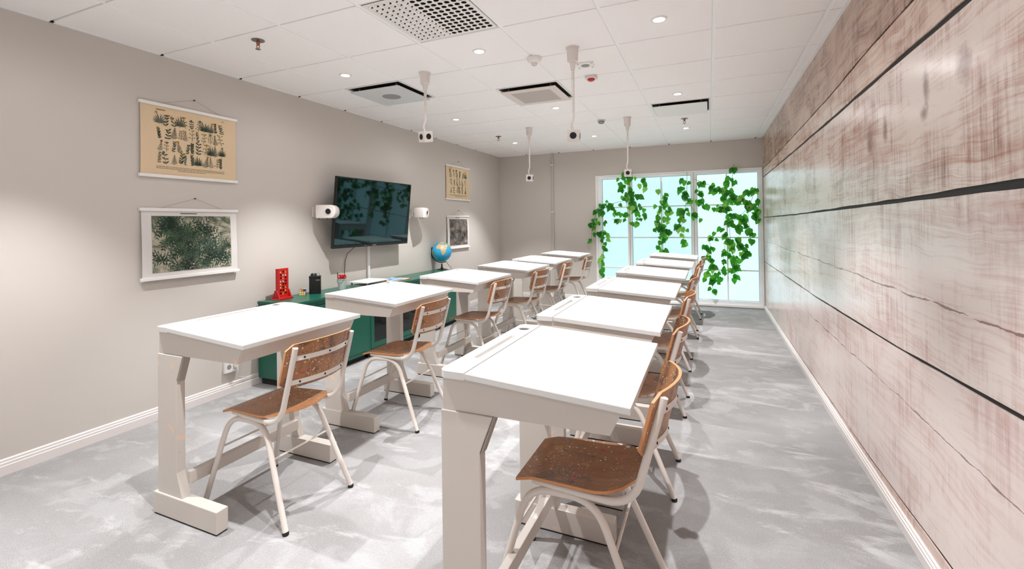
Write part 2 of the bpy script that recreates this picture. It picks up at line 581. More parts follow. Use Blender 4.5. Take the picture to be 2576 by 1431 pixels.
# ---------------------------------------------------------------- ceiling: rails and single tiles
ce = struct(MB().box(-.1, W + .1, YF, YB + .1, H + .22, H + .3).obj('ceiling', MT['plenum']))
GX = [0.0] + [.5384 + .6 * i for i in range(7)] + [W]
GY = [YF] + [1.4369 + .6 * k for k in range(-5, 11)] + [YB]
GY = [g for g in GY if g >= YF]
VENT = (3, 2.337)          # column index, row centre
HUNG = [(1, 3.537), (3, 4.137), (5, 5.337)]
tile_cache = {}
def tile_mesh(w, d):
    key = (round(w, 4), round(d, 4))
    if key not in tile_cache:
        m = MB().box(-w / 2, w / 2, -d / 2, d / 2, 0, .016)
        tile_cache[key] = m.mesh('ceiling_tile', MT['ceil'], bevel=.003)
    return tile_cache[key]
for i in range(len(GX) - 1):
    for j in range(len(GY) - 1):
        x0, x1, y0, y1 = GX[i], GX[i + 1], GY[j], GY[j + 1]
        cy = (y0 + y1) / 2
        if any(i == c and abs(cy - yy) < .2 for c, yy in HUNG + [VENT]):
            continue
        gx, gy = .0095, .0055
        w = (x1 - x0) - 2 * gx
        d = (y1 - y0) - 2 * gy
        link('ceiling_tile', tile_mesh(w, d), ce, ((x0 + x1) / 2, cy, H))
for x in GX[1:-1]:
    MB().box(x - .012, x + .012, YF, YB, H + .004, H + .014).box(x - .002, x + .002, YF, YB, H + .014, H + .05).obj('main_rail', MT['rail'], ce)
for y in GY[1:-1]:
    MB().box(0, W, y - .012, y + .012, H + .010, H + .018).obj('cross_rail', MT['rail'], ce)
gm_x = MB().box(-.010, .010, -.009, .009, -.0046, .004).mesh('rail_end_dark_block', MT['plenum'])  # solid dark block in place of the shaded hole at a rail end
for x in GX[1:-1]:
    link('rail_end_dark_block', gm_x, ce, (x, YB - .012, H))
for y in GY[1:-1]:
    link('rail_end_dark_block', gm_x, ce, (.012, y, H))
for k, (a, b, nx, ny) in enumerate((((0, YF), (0, YB), 1, 0), ((W, YF), (W, YB), -1, 0), ((0, YB), (W, YB), 0, -1))):
    x0, x1 = sorted((a[0], b[0] + nx * .02)) if nx else (a[0], b[0])
    y0, y1 = (a[1], b[1]) if nx else (YB - .02, YB)
    struct(MB().box(x0, x1, y0, y1, H - .004, H + .002).obj('trim_%d' % (k + 1), MT['rail']))

# ---------------------------------------------------------------- window
win = struct(link('window_1', None, None, (0, YB, 0)))
RC = .05
def wbox(name, x0, x1, z0, z1, y0=-.012, y1=.06, mat='frame', bev=.003):
    return MB().box(x0, x1, y0, y1, z0, z1).obj(name, MT[mat], win, bevel=bev)
wbox('frame_stile', WX0 - .012, WX0 + .020, WZ0, WZ1 + .004)
wbox('frame_stile', WX1 - .022, WX1, WZ0, WZ1 + .004)
wbox('frame_rail', WX0 + .020, WX1 - .022, WZ1 - .018, WZ1 + .004)
wbox('frame_rail', WX0 + .020, WX1 - .022, WZ0, .050)
for a, b in ((2.284, 2.349), (3.243, 3.327)):
    wbox('mullion', a, b, .050, WZ1 - .018, -.008)
    wbox('mullion_joint', (a + b) / 2 - .003, (a + b) / 2 + .003, .050, WZ1 - .018, -.0095, -.004, 'grey', 0)
LZ = [.106, .562, 1.056, 1.552, 2.026]
sections = [(WX0 + .020, 2.284, 1.866, 2.284, []), (2.349, 3.243, 2.349, 3.243, [2.802]), (3.327, WX1 - .022, 3.327, 4.160, [3.742])]
for k, (o0, o1, g0, g1, bars) in enumerate(sections):
    if g0 > o0:
        wbox('sash_stile', o0, g0, LZ[0], LZ[-1], .006, RC, 'trimw', .002)
    if g1 < o1:
        wbox('sash_stile', g1, o1, LZ[0], LZ[-1], .006, RC, 'trimw', .002)
    wbox('sash_rail', o0, o1, .050, LZ[0], .006, RC, 'trimw', .002)
    wbox('sash_rail', o0, o1, LZ[-1], WZ1 - .018, .006, RC, 'trimw', .002)
    # thin grey-blue glazing seal round the glass
    for (a, b, c, d) in ((g0, g1, LZ[0], LZ[0] + .005), (g0, g1, LZ[-1] - .005, LZ[-1]), (g0, g0 + .005, LZ[0] + .005, LZ[-1] - .005), (g1 - .005, g1, LZ[0] + .005, LZ[-1] - .005)):
        wbox('glazing_seal', a, b, c, d, RC - .008, RC, 'seal', 0)
    for x in bars:
        wbox('glazing_bar', x - .009, x + .009, LZ[0], LZ[-1], .016, RC, 'frame', .002)
    for z in LZ[1:-1]:
        xs_ = [g0] + bars + [g1]
        for a, b in zip(xs_, xs_[1:]):
            wbox('glazing_bar', a + (.009 if a in bars else 0), b - (.009 if b in bars else 0), z - .009, z + .009, .018, RC, 'frame', .002)
    xs_ = [g0] + bars + [g1]
    for a, b in zip(xs_, xs_[1:]):
        for z0, z1 in zip(LZ, LZ[1:]):
            MB().box(a, b, RC, RC + .008, z0, z1).obj('pane', MT['frost' if k < 2 else 'frost2'], win)
# outside wall closing the reveal behind the frosted panes
struct(MB().box(WX0 - .05, WX1 + .05, YB + RC + .05, YB + RC + .1, 0, WZ1 + .05).obj('wall_outside', MT['frame']))

# pipe boxing on the back wall
pp = tag(link('wall_pipe', None, None, (1.016, YB, 0)), 'thin grey-beige vertical pipe clamped to the back wall left of the window', 'pipe')
MB().tube([(0, -.022, .085), (0, -.022, H)], .013, 10).obj('pipe', MT['wall'], pp, smooth=True)
for z in (2.314, 1.500, .7):
    MB().box(-.032, .032, -.038, 0, z - .012, z + .012).obj('clamp', MT['white2'], pp, bevel=.003)

# ================================================================== CEILING FIXTURES
lens_m = mat_emit('downlight_lens', (255, 252, 246), 14.0)
DLAB = {}
rows = {-.663: 'unseen rear row', 1.137: 'row above the camera', 2.937: 'nearest visible row', 4.737: 'middle visible row', 6.537: 'farthest row'}
cols = {.838: 'on the television side', 2.038: 'in the middle', 3.238: 'on the plank-wall side'}
ring = MB().lathe([(.030, -.001), (.034, -.006), (.046, -.005), (.049, 0), (.049, .004), (.030, .004)], n=28).mesh('trim_ring', MT['white'], True)
lens = MB().lathe([(.030, -.0015), (.026, -.0005), (.001, 0)], n=24).mesh('lens', lens_m, True)
for (x, y) in LIGHT_XY:
    d = thing('downlight', 'round white recessed ceiling downlight, %s, %s' % (rows[y], cols[x]), 'light', (x, y, H), 0, 'recessed downlights')
    link('trim_ring', ring, d)
    link('lens', lens, d)
    ld = bpy.data.lights.new('downlight_beam', 'SPOT')
    ld.energy = SPOT_W
    ld.color = (.965, .975, 1.0)
    ld.spot_size = math.radians(84)
    ld.spot_blend = .55
    ld.shadow_soft_size = .014
    lw = bpy.data.lights.new('downlight_wide_fill', 'SPOT')  # added fill lamp, lifts the walls outside the beam
    lw.energy = WASH_W
    lw.color = ld.color
    lw.spot_size = math.radians(172)
    lw.spot_blend = .5
    lw.shadow_soft_size = .024
    for nm_, dat in (('downlight_beam', ld), ('downlight_wide_fill', lw)):
        lo = bpy.data.objects.new(nm_, dat)
        C.objects.link(lo)
        lo.parent = d
        lo.location = (0, 0, -.02)

# perforated air diffuser
vt = thing('air_diffuser', 'square white ceiling air diffuser full of round nozzle holes', 'vent', (2.038, 2.337, H))
pl = .285
MB().prism(rrect(-.296, .296, -.296, .296, .004, 2), 0.006, .012, 'z').obj('frame_plate', MT['white'], vt)
NH = 13
holes = []
for i in range(NH):
    for j in range(NH):
        holes.append(((i - (NH - 1) / 2) * .0415, (j - (NH - 1) / 2) * .0415))
holed_slab([(-pl, -pl), (pl, -pl), (pl, pl), (-pl, pl)], [circle(hx, hy, .0155, 12) for hx, hy in holes], 0, .003, 'perforated_plate', MT['white'], vt)
MB().box(-pl, pl, -pl, pl, .0035, .0055).obj('duct_shade_sheet', MT['plenum'], vt)  # dark sheet puts the shade inside the duct into colour
noz = MB()
n = 10
for k in range(n):      # half-dome scoop that covers part of each hole
    pass
vs, fs = [], []
for r_, h_ in ((.0155, 0.003), (.0135, -.003), (.008, -.0065)):
    for k in range(n + 1):
        a = PI * k / n
        vs.append((r_ * math.cos(a), r_ * math.sin(a) * 1.0, h_))
for j in range(2):
    for k in range(n):
        fs.append((j * (n + 1) + k, j * (n + 1) + k + 1, (j + 1) * (n + 1) + k + 1, (j + 1) * (n + 1) + k))
fs.append(tuple(2 * (n + 1) + k for k in range(n + 1)))
nm = MB().add(vs, fs).mesh('nozzle', MT['white'], True)
for i, (hx, hy) in enumerate(holes):
    o = link('nozzle', nm, vt, (hx, hy, 0))
    o.rotation_euler = (0, 0, (2.6 if hx < 0.0 else .4) + R.uniform(-.15, .15))
# hung square ceiling panels
def hung(loc, label, mat, disc, deep=.03):
    t = thing('ceiling_panel_vent', label, 'vent', loc)
    MB().box(-.292, .292, -.292, -.272, -.0, .012).box(-.292, .292, .272, .292, 0, .012).box(-.292, -.272, -.272, .272, 0, .012).box(.272, .292, -.272, .272, 0, .012).obj('frame', MT['white'], t)
    MB().box(-.272, .272, -.272, .272, .012, .03).obj('duct_shade_sheet', MT['plenum'], t)  # shade above the hung panel, put in as a dark slab
    MB().prism(rrect(-.258, .258, -.258, .258, .012, 4), -deep, -deep + .008, 'z').obj('panel', mat, t, bevel=.002)
    for sx in (-1, 1):
        for sy in (-1, 1):
            MB().lathe([(.006, -deep + .008), (.006, .012)], (sx * .2, sy * .2, 0), 8).obj('hanger', MT['grey'], t)
    if disc == 'round':
        MB().lathe([(.085, -deep - .0012), (.085, -deep)], n=28).obj('perforated_disc', MT['grey'], t)
    elif disc == 'square':
        MB().box(-.185, .185, -.185, .185, -deep - .0012, -deep).obj('perforated_field', M('perforated_beige', (196, 186, 178), .7, var=.12, scale=120), t)
    return t
pgm = M('perforated_pale_grey', (216, 218, 218), .6, var=.05, scale=150)
hung((.838, 3.537, H), 'pale grey perforated square ceiling vent panel with a round centre', pgm, 'round')
hung((2.038, 4.137, H), 'beige square ceiling vent panel with a perforated square centre', M('beige_vent_panel', (226, 215, 208), .6), 'square')
hung((3.238, 5.337, H), 'plain white square ceiling vent panel with a long black slot', MT['white'], None)
# smoke detectors and sensors
t = thing('smoke_detector', 'round white smoke detector on the ceiling grid beside the nearest hanging socket', 'detector', (2.343, 3.225, H))
MB().lathe([(.052, 0), (.054, -.012), (.046, -.030), (.030, -.040), (.001, -.042)], n=28).obj('body', MT['white'], t, smooth=True)
MB().lathe([(.022, -.036), (.022, -.054), (.014, -.058), (.001, -.058)], n=16).obj('sensor_cap', MT['white2'], t, smooth=True)
for k in range(3):
    a = k * 2.1
    MB().box(.012 * math.cos(a) - .004, .012 * math.cos(a) + .004, .012 * math.sin(a) - .003, .012 * math.sin(a) + .003, -.0595, -.058).obj('slot', MT['grey'], t)
t = thing('smoke_detector', 'small white smoke detector with grey cap, far along the ceiling grid', 'detector', (2.342, 5.56, H))
MB().lathe([(.050, 0), (.052, -.008), (.030, -.014), (.001, -.014)], n=24).obj('base', MT['white2'], t, smooth=True)
MB().lathe([(.036, -.012), (.038, -.030), (.024, -.044), (.001, -.046)], n=24).obj('sensor_cap', MT['grey'], t, smooth=True)
t = thing('ceiling_sensor', 'square white ceiling sensor plate with a grey oval window', 'sensor', (2.645, 3.536, H), .12)
MB().prism(rrect(-.062, .062, -.062, .062, .008, 3), -.010, 0, 'z').obj('plate', MT['white'], t, bevel=.002)
MB().lathe([(.030, -.013), (.033, -.0095)], n=22).obj('window', MT['grey'], t)
for sx in (-1, 1):
    for sy in (-1, 1):
        MB().lathe([(.004, -.012), (.004, -.009)], (sx * .05, sy * .05, 0), 8).obj('screw', MT['screw'], t)
t = thing('alarm_button', 'white ceiling alarm with a small red dome', 'alarm', (2.617, 3.85, H))
MB().prism(rrect(-.045, .045, -.045, .045, .012, 4), -.022, 0, 'z').obj('base', MT['white2'], t, bevel=.003)
MB().lathe([(.030, -.022), (.028, -.034), (.012, -.042), (.001, -.043)], n=20).obj('dome', MT['red'], t, smooth=True)
# sprinklers
for (x, y), lab in {(.836, 2.141): 'copper and steel ceiling sprinkler, nearest the camera by the left wall', (.834, 5.94): 'small ceiling sprinkler far away by the left wall', (3.246, 5.93): 'small ceiling sprinkler far away by the plank wall'}.items():
    t = thing('sprinkler', lab, 'sprinkler', (x, y, H), 0, 'ceiling sprinklers')
    MB().lathe([(.040, -.001), (.040, -.004), (.014, -.012), (.001, -.012)], n=24).obj('escutcheon', MT['steel'], t, smooth=True)
    MB().lathe([(.011, -.010), (.011, -.022), (.009, -.034), (.001, -.034)], n=14).obj('body', MT['brass'], t, smooth=True)
    MB().tube([(-.010, 0, -.030), (-.013, 0, -.045), (0, 0, -.058)], .0025, 6).tube([(.010, 0, -.030), (.013, 0, -.045), (0, 0, -.058)], .0025, 6).obj('yoke', MT['brass'], t)
    MB().lathe([(.016, -.058), (.016, -.0605), (.001, -.0605)], n=14).obj('deflector', MT['steel'], t)
# hanging sockets on coiled cords
def hanging_socket(x, y, ztop, zc, rz, tilt, label, coil, two=False):
    t = thing('hanging_socket', label, 'socket', (x, y, 0), 0, 'sockets hanging from the ceiling')
    MB().lathe([(.047, H), (.047, H - .006), (.040, H - .008), (.036, ztop), (.022, ztop - .004), (.018, ztop - .04), (.012, ztop - .06), (.001, ztop - .06)], n=24).obj('ceiling_cup', MT['white2'], t, smooth=True)
    zs, ze = ztop - .055, zc + .17
    if coil:
        turns, npt = 20, 200
        pts = [(.0085 * math.cos(2 * PI * turns * k / npt), .0085 * math.sin(2 * PI * turns * k / npt), zs + (ze - zs) * k / npt) for k in range(npt + 1)]
        MB().tube(pts, .0042, 6).obj('coiled_cord', MT['white2'], t, smooth=True)
    else:
        MB().tube([(0, 0, zs), (0, 0, ze)], .0095, 8).obj('cord', MT['white2'], t, smooth=True)
    MB().tube(fillet([(0, 0, ze + .01), (.002, 0, ze - .04), (-.016, -.008, zc + .075), (0, 0, zc + .03)], [.03, .03]), .0085, 8).obj('cord_end', MT['white2'], t, smooth=True)
    s = .042
    cb = MB().box(-s, s, -s, s, -s, s).obj('socket_cube', MT['white2'], t, bevel=.006)
    cb.location = (0, 0, zc)
    cb.rotation_euler = (tilt, tilt * .6, rz)
    faces = [(-PI / 2, 0)] + ([(0, PI / 2)] if two else [])
    sock = MB().lathe([(.023, 0), (.023, .0015), (.019, .0012), (.018, -.0), (.001, .0005)], n=22).mesh('socket_hole', MT['black'], True)
    o = link('socket_hole', sock, cb, (0, -s - .0002, 0))
    o.rotation_euler = (PI / 2, 0, 0)
    o = link('socket_hole', sock, cb, (s + .0002, 0, 0))
    o.rotation_euler = (0, PI / 2, 0)
hanging_socket(2.647, 3.160, 2.427, 1.912, .18, .10, 'white socket cube on a coiled cord, nearest, in front of the beige ceiling vent', True)
hanging_socket(1.439, 3.170, 2.432, 2.012, -.42, .12, 'white socket cube showing two black holes, coiled cord, by the television wall', True)
hanging_socket(2.645, 5.550, 2.422, 1.878, .06, .05, 'white socket cube hanging in front of the window vine', False)
hanging_socket(1.423, 5.577, 2.428, 1.886, .2, .12, 'white socket cube hanging in front of the blank back wall', False)

# ================================================================== DESKS
def make_desk():
    r = thing('school_desk', '', 'desk')
    L, D, ZT, ZL, ZB = .712, .585, .862, .828, .737
    hx = .088
    # local: x=0 pen-tray edge (away from the pupil), y=0 near side
    tray_out = rrect(0, hx, 0, L, .028, 5, (1, 0, 0, 1))
    slot = rrect(.040, .060, .16, .50, .0095, 4)
    tr = holed_slab(tray_out, [circle(.045, L - .085, .0245, 20), slot], ZT - .022, ZT, 'pen_tray', MT['desktop'], r)
    MB().box(.012, hx - .002, .03, L - .03, ZT - .030, ZT - .0225).obj('tray_floor', MT['desk'], tr)
    MB().lathe([(.0235, ZT - .022), (.0235, ZT - .004), (.021, ZT - .004), (.021, ZT - .019), (.001, ZT - .019)], (.045, L - .085, 0), 20).obj('inkwell', MT['ink'], tr)
    MB().prism([(hx + .006, ZT), (D, ZL), (D, ZL - .021), (hx + .006, ZT - .021)], 0, L).obj('lid', MT['desktop'], r, bevel=.003)
    y0, y1, t = .016, L - .016, .018
    side = [(.006, ZT - .023), (hx, ZT - .023), (D - .026, ZL - .0215), (D - .058, ZB + .002), (.006, ZB)]
    MB().prism(side, y0, y0 + t).obj('side_panel', MT['desk'], r, bevel=.0015)
    MB().prism(side, y1 - t, y1).obj('side_panel', MT['desk'], r, bevel=.0015)
    MB().prism([(D - .026, ZL - .0215), (D - .044, ZL - .021), (D - .076, ZB + .002), (D - .058, ZB + .002)], y0 + t, y1 - t).obj('front_panel', MT['desk'], r, bevel=.001)
    MB().box(.006, .024, y0 + t, y1 - t, ZB, ZT - .031).obj('back_panel', MT['desk'], r)
    MB().box(.024, D - .08, y0 + t, y1 - t, ZB + .002, ZB + .010).obj('bottom_panel', MT['desk'], r)
    for s, (ya, yb) in enumerate(((.010, .050), (L - .050, L - .010))):
        prof = [(.002, .098), (.176, .098), (.136, .21), (.136, .625), (.180, ZB), (.002, ZB)]
        lg = MB().prism(prof, ya, yb).obj('leg', MT['desk'], r, bevel=.003)
        MB().prism([(.137, .622), (.142, .620), (.187, .738), (.182, .738)], ya + .004, yb - .004).obj('brace_strip', MT['bracket'], lg)
        fo = MB().box(-.022, .412, ya - .007, yb + .007, .006, .102).obj('foot', MT['desk'], r, bevel=.004)
        MB().box(-.018, .408, ya - .004, yb + .004, 0, .006).obj('foot_pad', MT['rubber'], fo)
    MB().prism([(.142, .150), (.172, .150), (.172, .205), (.142, .205)], .050, L - .050).obj('stretcher', MT['desk'], r, bevel=.003)
    return r
LEFT_X, RIGHT_X = 1.150, 2.728
desks = [('L', 1.145, 1.336, 0), ('L', 1.132, 2.378, 0), ('L', 1.152, 3.470, 0), ('L', 1.198, 4.510, 0), ('L', 1.208, 5.450, 0), ('L', 1.198, 6.590, 0),
         ('R', 2.712, 1.260, 0), ('R', 2.704, 2.170, 0), ('R', 2.703, 3.188, 0), ('R', 2.717, 4.248, 0), ('R', 2.741, 5.330, 0), ('R', 2.763, 6.45, 0)]
ordn = ['first', 'second', 'third', 'fourth', 'fifth', 'last']
d0 = make_desk()
for i, (row, x, y, a) in enumerate(desks):
    d = d0 if i == 0 else tree_copy(d0)
    d.location = (x, y, 0)
    d.rotation_euler = (0, 0, a)
    k = i % 6
    where = 'cabinet-side row' if row == 'L' else 'plank-wall row'
    tag(d, 'white painted wooden school desk, %s from the camera, %s' % (ordn[k], where), 'desk', 'school desks')

# ================================================================== CHAIRS
def make_chair():
    r = thing('school_chair', '', 'chair')
    TR = .0125
    # side frames: one bent tube makes front and rear leg
    for s in (-1, 1):
        y_t, y_b = s * .150, s * .198
        pts = fillet([(-.262, y_b, .012), (-.145, y_t, .425), (.085, y_t, .425), (.262, y_b, .012)], [.085, .085], 8)
        lf = MB().tube(pts, TR, 12).obj('leg_frame', MT['tube'], r, smooth=True)
        for x in (-.2625, .2625):
            MB().lathe([(.0125, 0), (.0138, .004), (.0138, .012), (.0128, .014)], (x, y_b * 1.0, 0), 12).obj('foot_cap', MT['rubber'], lf, smooth=True)
        yp = s * .172
        pts = fillet([(-.13, s * .14, .445), (.02, s * .158, .445), (.205, yp, .445), (.300, yp, .792)], [.1, .09], 8)
        pt = MB().tube(pts, TR, 12).obj('back_post', MT['tube'], r, smooth=True)
    # plywood seat: straight front, rounded back, dished
    nx, ny = 14, 12
    def seat_half(u):     # half width along depth u 0 front .. 1 back
        if u < .68:
            return .156 + .020 * (u / .68)
        k = (u - .68) / .32
        return .176 * math.sqrt(max(0.0, 1 - (k * .86) ** 2.6))
    vs, fs = [], []
    for layer in (0, 1):
        for i in range(nx + 1):
            u = i / nx
            hw = seat_half(u)
            for j in range(ny + 1):
                v = -1 + 2 * j / ny
                x = -.188 + .385 * u - (0.012 * (1 - v * v) if i == nx else 0) + (.018 * (1 - abs(v) ** 3) if u > .95 else 0)
                z = .464 + .010 * u * v * v - .012 * math.sin(PI * u) * (1 - v * v) - .016 * max(0, .16 - u) / .16 + .014 * max(0, u - .75) / .25
                vs.append((x, v * hw, z - layer * .010))
    nn = (nx + 1) * (ny + 1)
    fm = []
    for i in range(nx):
        for j in range(ny):
            a = i * (ny + 1) + j
            fs.append((a, a + 1, a + ny + 2, a + ny + 1))
            fs.append((nn + a, nn + a + ny + 1, nn + a + ny + 2, nn + a + 1))
    ef = []
    for i in range(nx):
        for j in (0, ny):
            a = i * (ny + 1) + j
            ef.append((a, a + ny + 1, nn + a + ny + 1, nn + a))
    for j in range(ny):
        for i in (0, nx):
            a = i * (ny + 1) + j
            ef.append((a, a + 1, nn + a + 1, nn + a))
    m = MB().add(vs, fs, 0).add(vs, [])
    m = MB()
    m.add(vs, fs, 0)
    m.f += ef
    m.mi += [1] * len(ef)
    m.obj('seat', [MT['wood'], MT['woodedge']], r, smooth=True)
    # curved plywood backrest in front of the posts
    ny, nz = 16, 6
    vs, fs, ef = [], [], []
    def xb(y, z):
        return .150 + (z - .445) * .274 + .098 - .92 * y * y * 1.6 - .018
    for layer in (0, 1):
        for j in range(ny + 1):
            v = -1 + 2 * j / ny
            y = v * .198
            hh = .098
            if abs(v) > .86:
                k = (abs(v) - .86) / .14
                hh = .098 - .024 * (1 - math.sqrt(max(0, 1 - k * k)))
            for i in range(nz + 1):
                z = .706 + (-1 + 2 * i / nz) * hh + .010 * (1 - v * v) * (i / nz)
                vs.append((xb(y, z) - .0 + layer * .010, y, z))
    nn = (ny + 1) * (nz + 1)
    for j in range(ny):
        for i in range(nz):
            a = j * (nz + 1) + i
            fs.append((a, a + 1, a + nz + 2, a + nz + 1))
            fs.append((nn + a, nn + a + nz + 1, nn + a + nz + 2, nn + a + 1))
    for j in range(ny):
        for i in (0, nz):
            a = j * (nz + 1) + i
            ef.append((a, a + nz + 1, nn + a + nz + 1, nn + a))
    for i in range(nz):
        for j in (0, ny):
            a = j * (nz + 1) + i
            ef.append((a, a + 1, nn + a + 1, nn + a))
    m = MB()
    m.add(vs, fs, 0)
    m.f += ef
    m.mi += [1] * len(ef)
    m.obj('backrest', [MT['wood'], MT['woodedge']], r, smooth=True)
    for zc in (.742, .632):
        pts = [(xb(y, zc) + .0125, y) for y in [(-.165 + .33 * k / 14) for k in range(15)]]
        vs, fs = [], []
        for px, py in pts:
            for dx, dz in ((-.0025, -.0105), (.0025, -.0105), (.0025, .0105), (-.0025, .0105)):
                vs.append((px + dx, py, zc + dz))
        for k in range(14):
            for q in range(4):
                fs.append((k * 4 + q, k * 4 + (q + 1) % 4, k * 4 + 4 + (q + 1) % 4, k * 4 + 4 + q))
        fs += [(0, 1, 2, 3), (59, 58, 57, 56)]
        st = MB().add(vs, fs).obj('back_strap', MT['tube'], r)
        for y in (-.125, 0, .125):
            MB().lathe([(.0045, 0), (.0045, .0025), (.001, .003)], (xb(y, zc) + .0145, y, zc), 8, 'x').obj('screw', MT['screw'], st)
    # thin rods between the legs
    z = .28
    for x in (-.262 + .117 * (z - .012) / .413, .262 - .177 * (z - .012) / .413):
        yb = .198 - .048 * (z - .012) / .413
        MB().tube([(x, -yb, z), (x, yb, z)], .0048, 8).obj('cross_rod', MT['tube'], r, smooth=True)
    return r
chairs = [('L', 1.558, 1.660, .0), ('L', 1.515, 2.692, .03), ('L', 1.485, 3.908, -.03), ('L', 1.540, 4.855, -.08), ('L', 1.540, 5.862, .0), ('L', 1.550, 6.98, -.02),
          ('R', 3.062, 1.645, .0), ('R', 3.058, 2.545, .01), ('R', 3.064, 3.564, -.01), ('R', 3.058, 4.600, .0), ('R', 3.088, 5.86, .03), ('R', 3.110, 6.98, -.02)]
c0 = make_chair()
for i, (row, x, y, a) in enumerate(chairs):
    c = c0 if i == 0 else tree_copy(c0)
    c.location = (x, y, 0)
    c.rotation_euler = (0, 0, a)
    where = 'cabinet-side row' if row == 'L' else 'plank-wall row'
    tag(c, 'brown plywood school chair on cream tubes, %s from the camera, %s' % (ordn[i % 6], where), 'chair', 'school chairs')

# ================================================================== GREEN CABINETS ALONG THE LEFT WALL
CT = .69
def cabinet(y0, y1, kind, label):
    t = thing('metal_cabinet', label, 'cabinet', (.022, y0, 0), 0, 'green metal cabinets')
    L, D = y1 - y0 - .002, .385
    MB().box(0, D - .02, 0, L, .055, CT - .024).obj('body', MT['green'], t, bevel=.002)
    MB().box(-.004, D + .012, -.004 if kind == 'first' else 0, L, CT - .024, CT).obj('top_panel', MT['green'], t, bevel=.004)
    MB().box(.02, D - .04, .02, L - .02, 0, .055).obj('plinth', MT['rubber'], t)
    MB().box(D - .02, D, 0, L, .055, .085).box(D - .02, D, 0, L, CT - .055, CT - .024).box(D - .02, D, 0, .02, .085, CT - .055).box(D - .02, D, L - .02, L, .085, CT - .055).obj('front_frame', MT['green'], t, bevel=.001)
    half = L / 2
    for k in range(2):
        a, b = (.024, half - .002) if k == 0 else (half + .002, L - .024)
        dr = link('door', None, t, (D - .012, 0, 0))
        z0, z1 = .089, CT - .059
        if kind == 'glass':
            MB().box(0, .016, a, a + .05, z0, z1).box(0, .016, b - .05, b, z0, z1).box(0, .016, a + .05, b - .05, z0, z0 + .05).box(0, .016, a + .05, b - .05, z1 - .05, z1).obj('door_frame', MT['green'], dr, bevel=.002)
            MB().box(.004, .009, a + .05, b - .05, z0 + .05, z1 - .05).obj('glass', MT['cabglass'], dr)
        else:
            hy = b - .07 if k == 0 else a + .07
            me_holes = [circle(hy, .40, .026, 20)]
            # door leaf with a real round finger hole
            lf = holed_slab([(a, z0), (b, z0), (b, z1), (a, z1)], me_holes, 0, .016, 'door_leaf', MT['green'], dr)
            lf.matrix_local = Matrix(((0, 0, 1, 0), (1, 0, 0, 0), (0, 1, 0, 0), (0, 0, 0, 1)))
            MB().lathe([(.027, .0162), (.031, .0162), (.031, .0185), (.027, .0185)], (0, hy, .40), 22, 'x').obj('grip_ring', MT['steel'], dr)
            MB().lathe([(.0255, -.004), (.0255, .001)], (0, hy, .40), 22, 'x').obj('grip_recess', MT['black'], dr)
MT['cabglass'] = M('dark_cabinet_glass', (20, 24, 24), .06, var=.02)
cabinet(2.776, 3.712, 'first', 'green metal cabinet with solid doors, nearest, holding the red game tower')
cabinet(3.712, 4.648, 'glass', 'green metal cabinet with dark glass doors below the television')
cabinet(4.648, 5.640, 'solid', 'green metal cabinet with solid doors at the far end, under the globe')

# ---------------------------------------------------------------- things on the cabinets
# red game tower
t = thing('game_tower', 'tall red plastic disc-dropping game tower with yellow and black discs', 'game', (.120, 2.935, CT), 1.62)
gy0 = MB()
wd_, ht, th = .058, .262, .012
hl = []
for cx_ in (-.026, .002, .030):
    for k in range(8):
        hl.append((cx_ * .95, .05 + k * .0262))
sl = holed_slab([(-wd_, .012), (wd_, .012), (wd_, ht), (-wd_, ht)], [circle(a, b, .0105, 12) for a, b in hl], -th, th, 'grid_frame', MT['red'], t)
sl.matrix_local = Matrix(((1, 0, 0, 0), (0, 0, -1, 0), (0, 1, 0, 0), (0, 0, 0, 1)))
gm = [M('yellow_disc', (248, 206, 70), .4), MT['black'], M('white_disc', (228, 228, 226), .4)]
dm = [MB().lathe([(.0112, -.007), (.0112, .007)], n=12, axis='y').mesh('disc', g, True) for g in gm]
for i, (a, b) in enumerate(hl):
    link('disc', dm[[1, 0, 2, 1, 0, 1, 2, 1, 1, 0][(i * 3) % 10]], t, (a, 0, b))
MB().prism([(-.075, 0), (.075, 0), (.068, .016), (-.068, .016)], -.05, .05).obj('base', MT['red'], t, bevel=.003)
for s in (-1, 1):
    MB().prism([(-.04, .014), (.04, .014), (.012, .08), (-.012, .08)], s * .064 - .006, s * .064 + .006, 'x').obj('side_support', MT['red'], t, bevel=.002)
# puzzle cube
t = thing('puzzle_cube', 'small twisty colour puzzle cube with black body', 'toy', (.112, 3.165, CT), .70)
MB().box(-.027, .027, -.027, .027, 0, .054).obj('cube_body', MT['black'], t, bevel=.002)
pc = [M('sticker_%s' % n, c, .4) for n, c in (('yellow', (246, 224, 140)), ('orange', (232, 120, 30)), ('white', (232, 232, 230)), ('blue', (40, 70, 160)), ('green', (40, 140, 70)), ('red', (190, 30, 30)))]
sq = []
for m_ in pc:
    sq.append(MB().box(-.0075, .0075, -.0006, .0006, -.0075, .0075).mesh('sticker', m_))
pat = [0, 0, 0, 2, 0, 0, 0, 1, 3]
for face in range(3):
    for i in range(3):
        for j in range(3):
            k = pat[j * 3 + i] if face == 0 else R.randrange(6)
            a, b = (i - 1) * .0175, .027 + (j - 1) * .0175
            o = link('sticker', sq[k], t)
            if face == 0:
                o.location = (a, -.0276, b)
            elif face == 1:
                o.location = (.0276, a, b)
                o.rotation_euler = (0, 0, PI / 2)
            else:
                o.location = (a, b - .027, .0546)
                o.rotation_euler = (PI / 2, 0, 0)
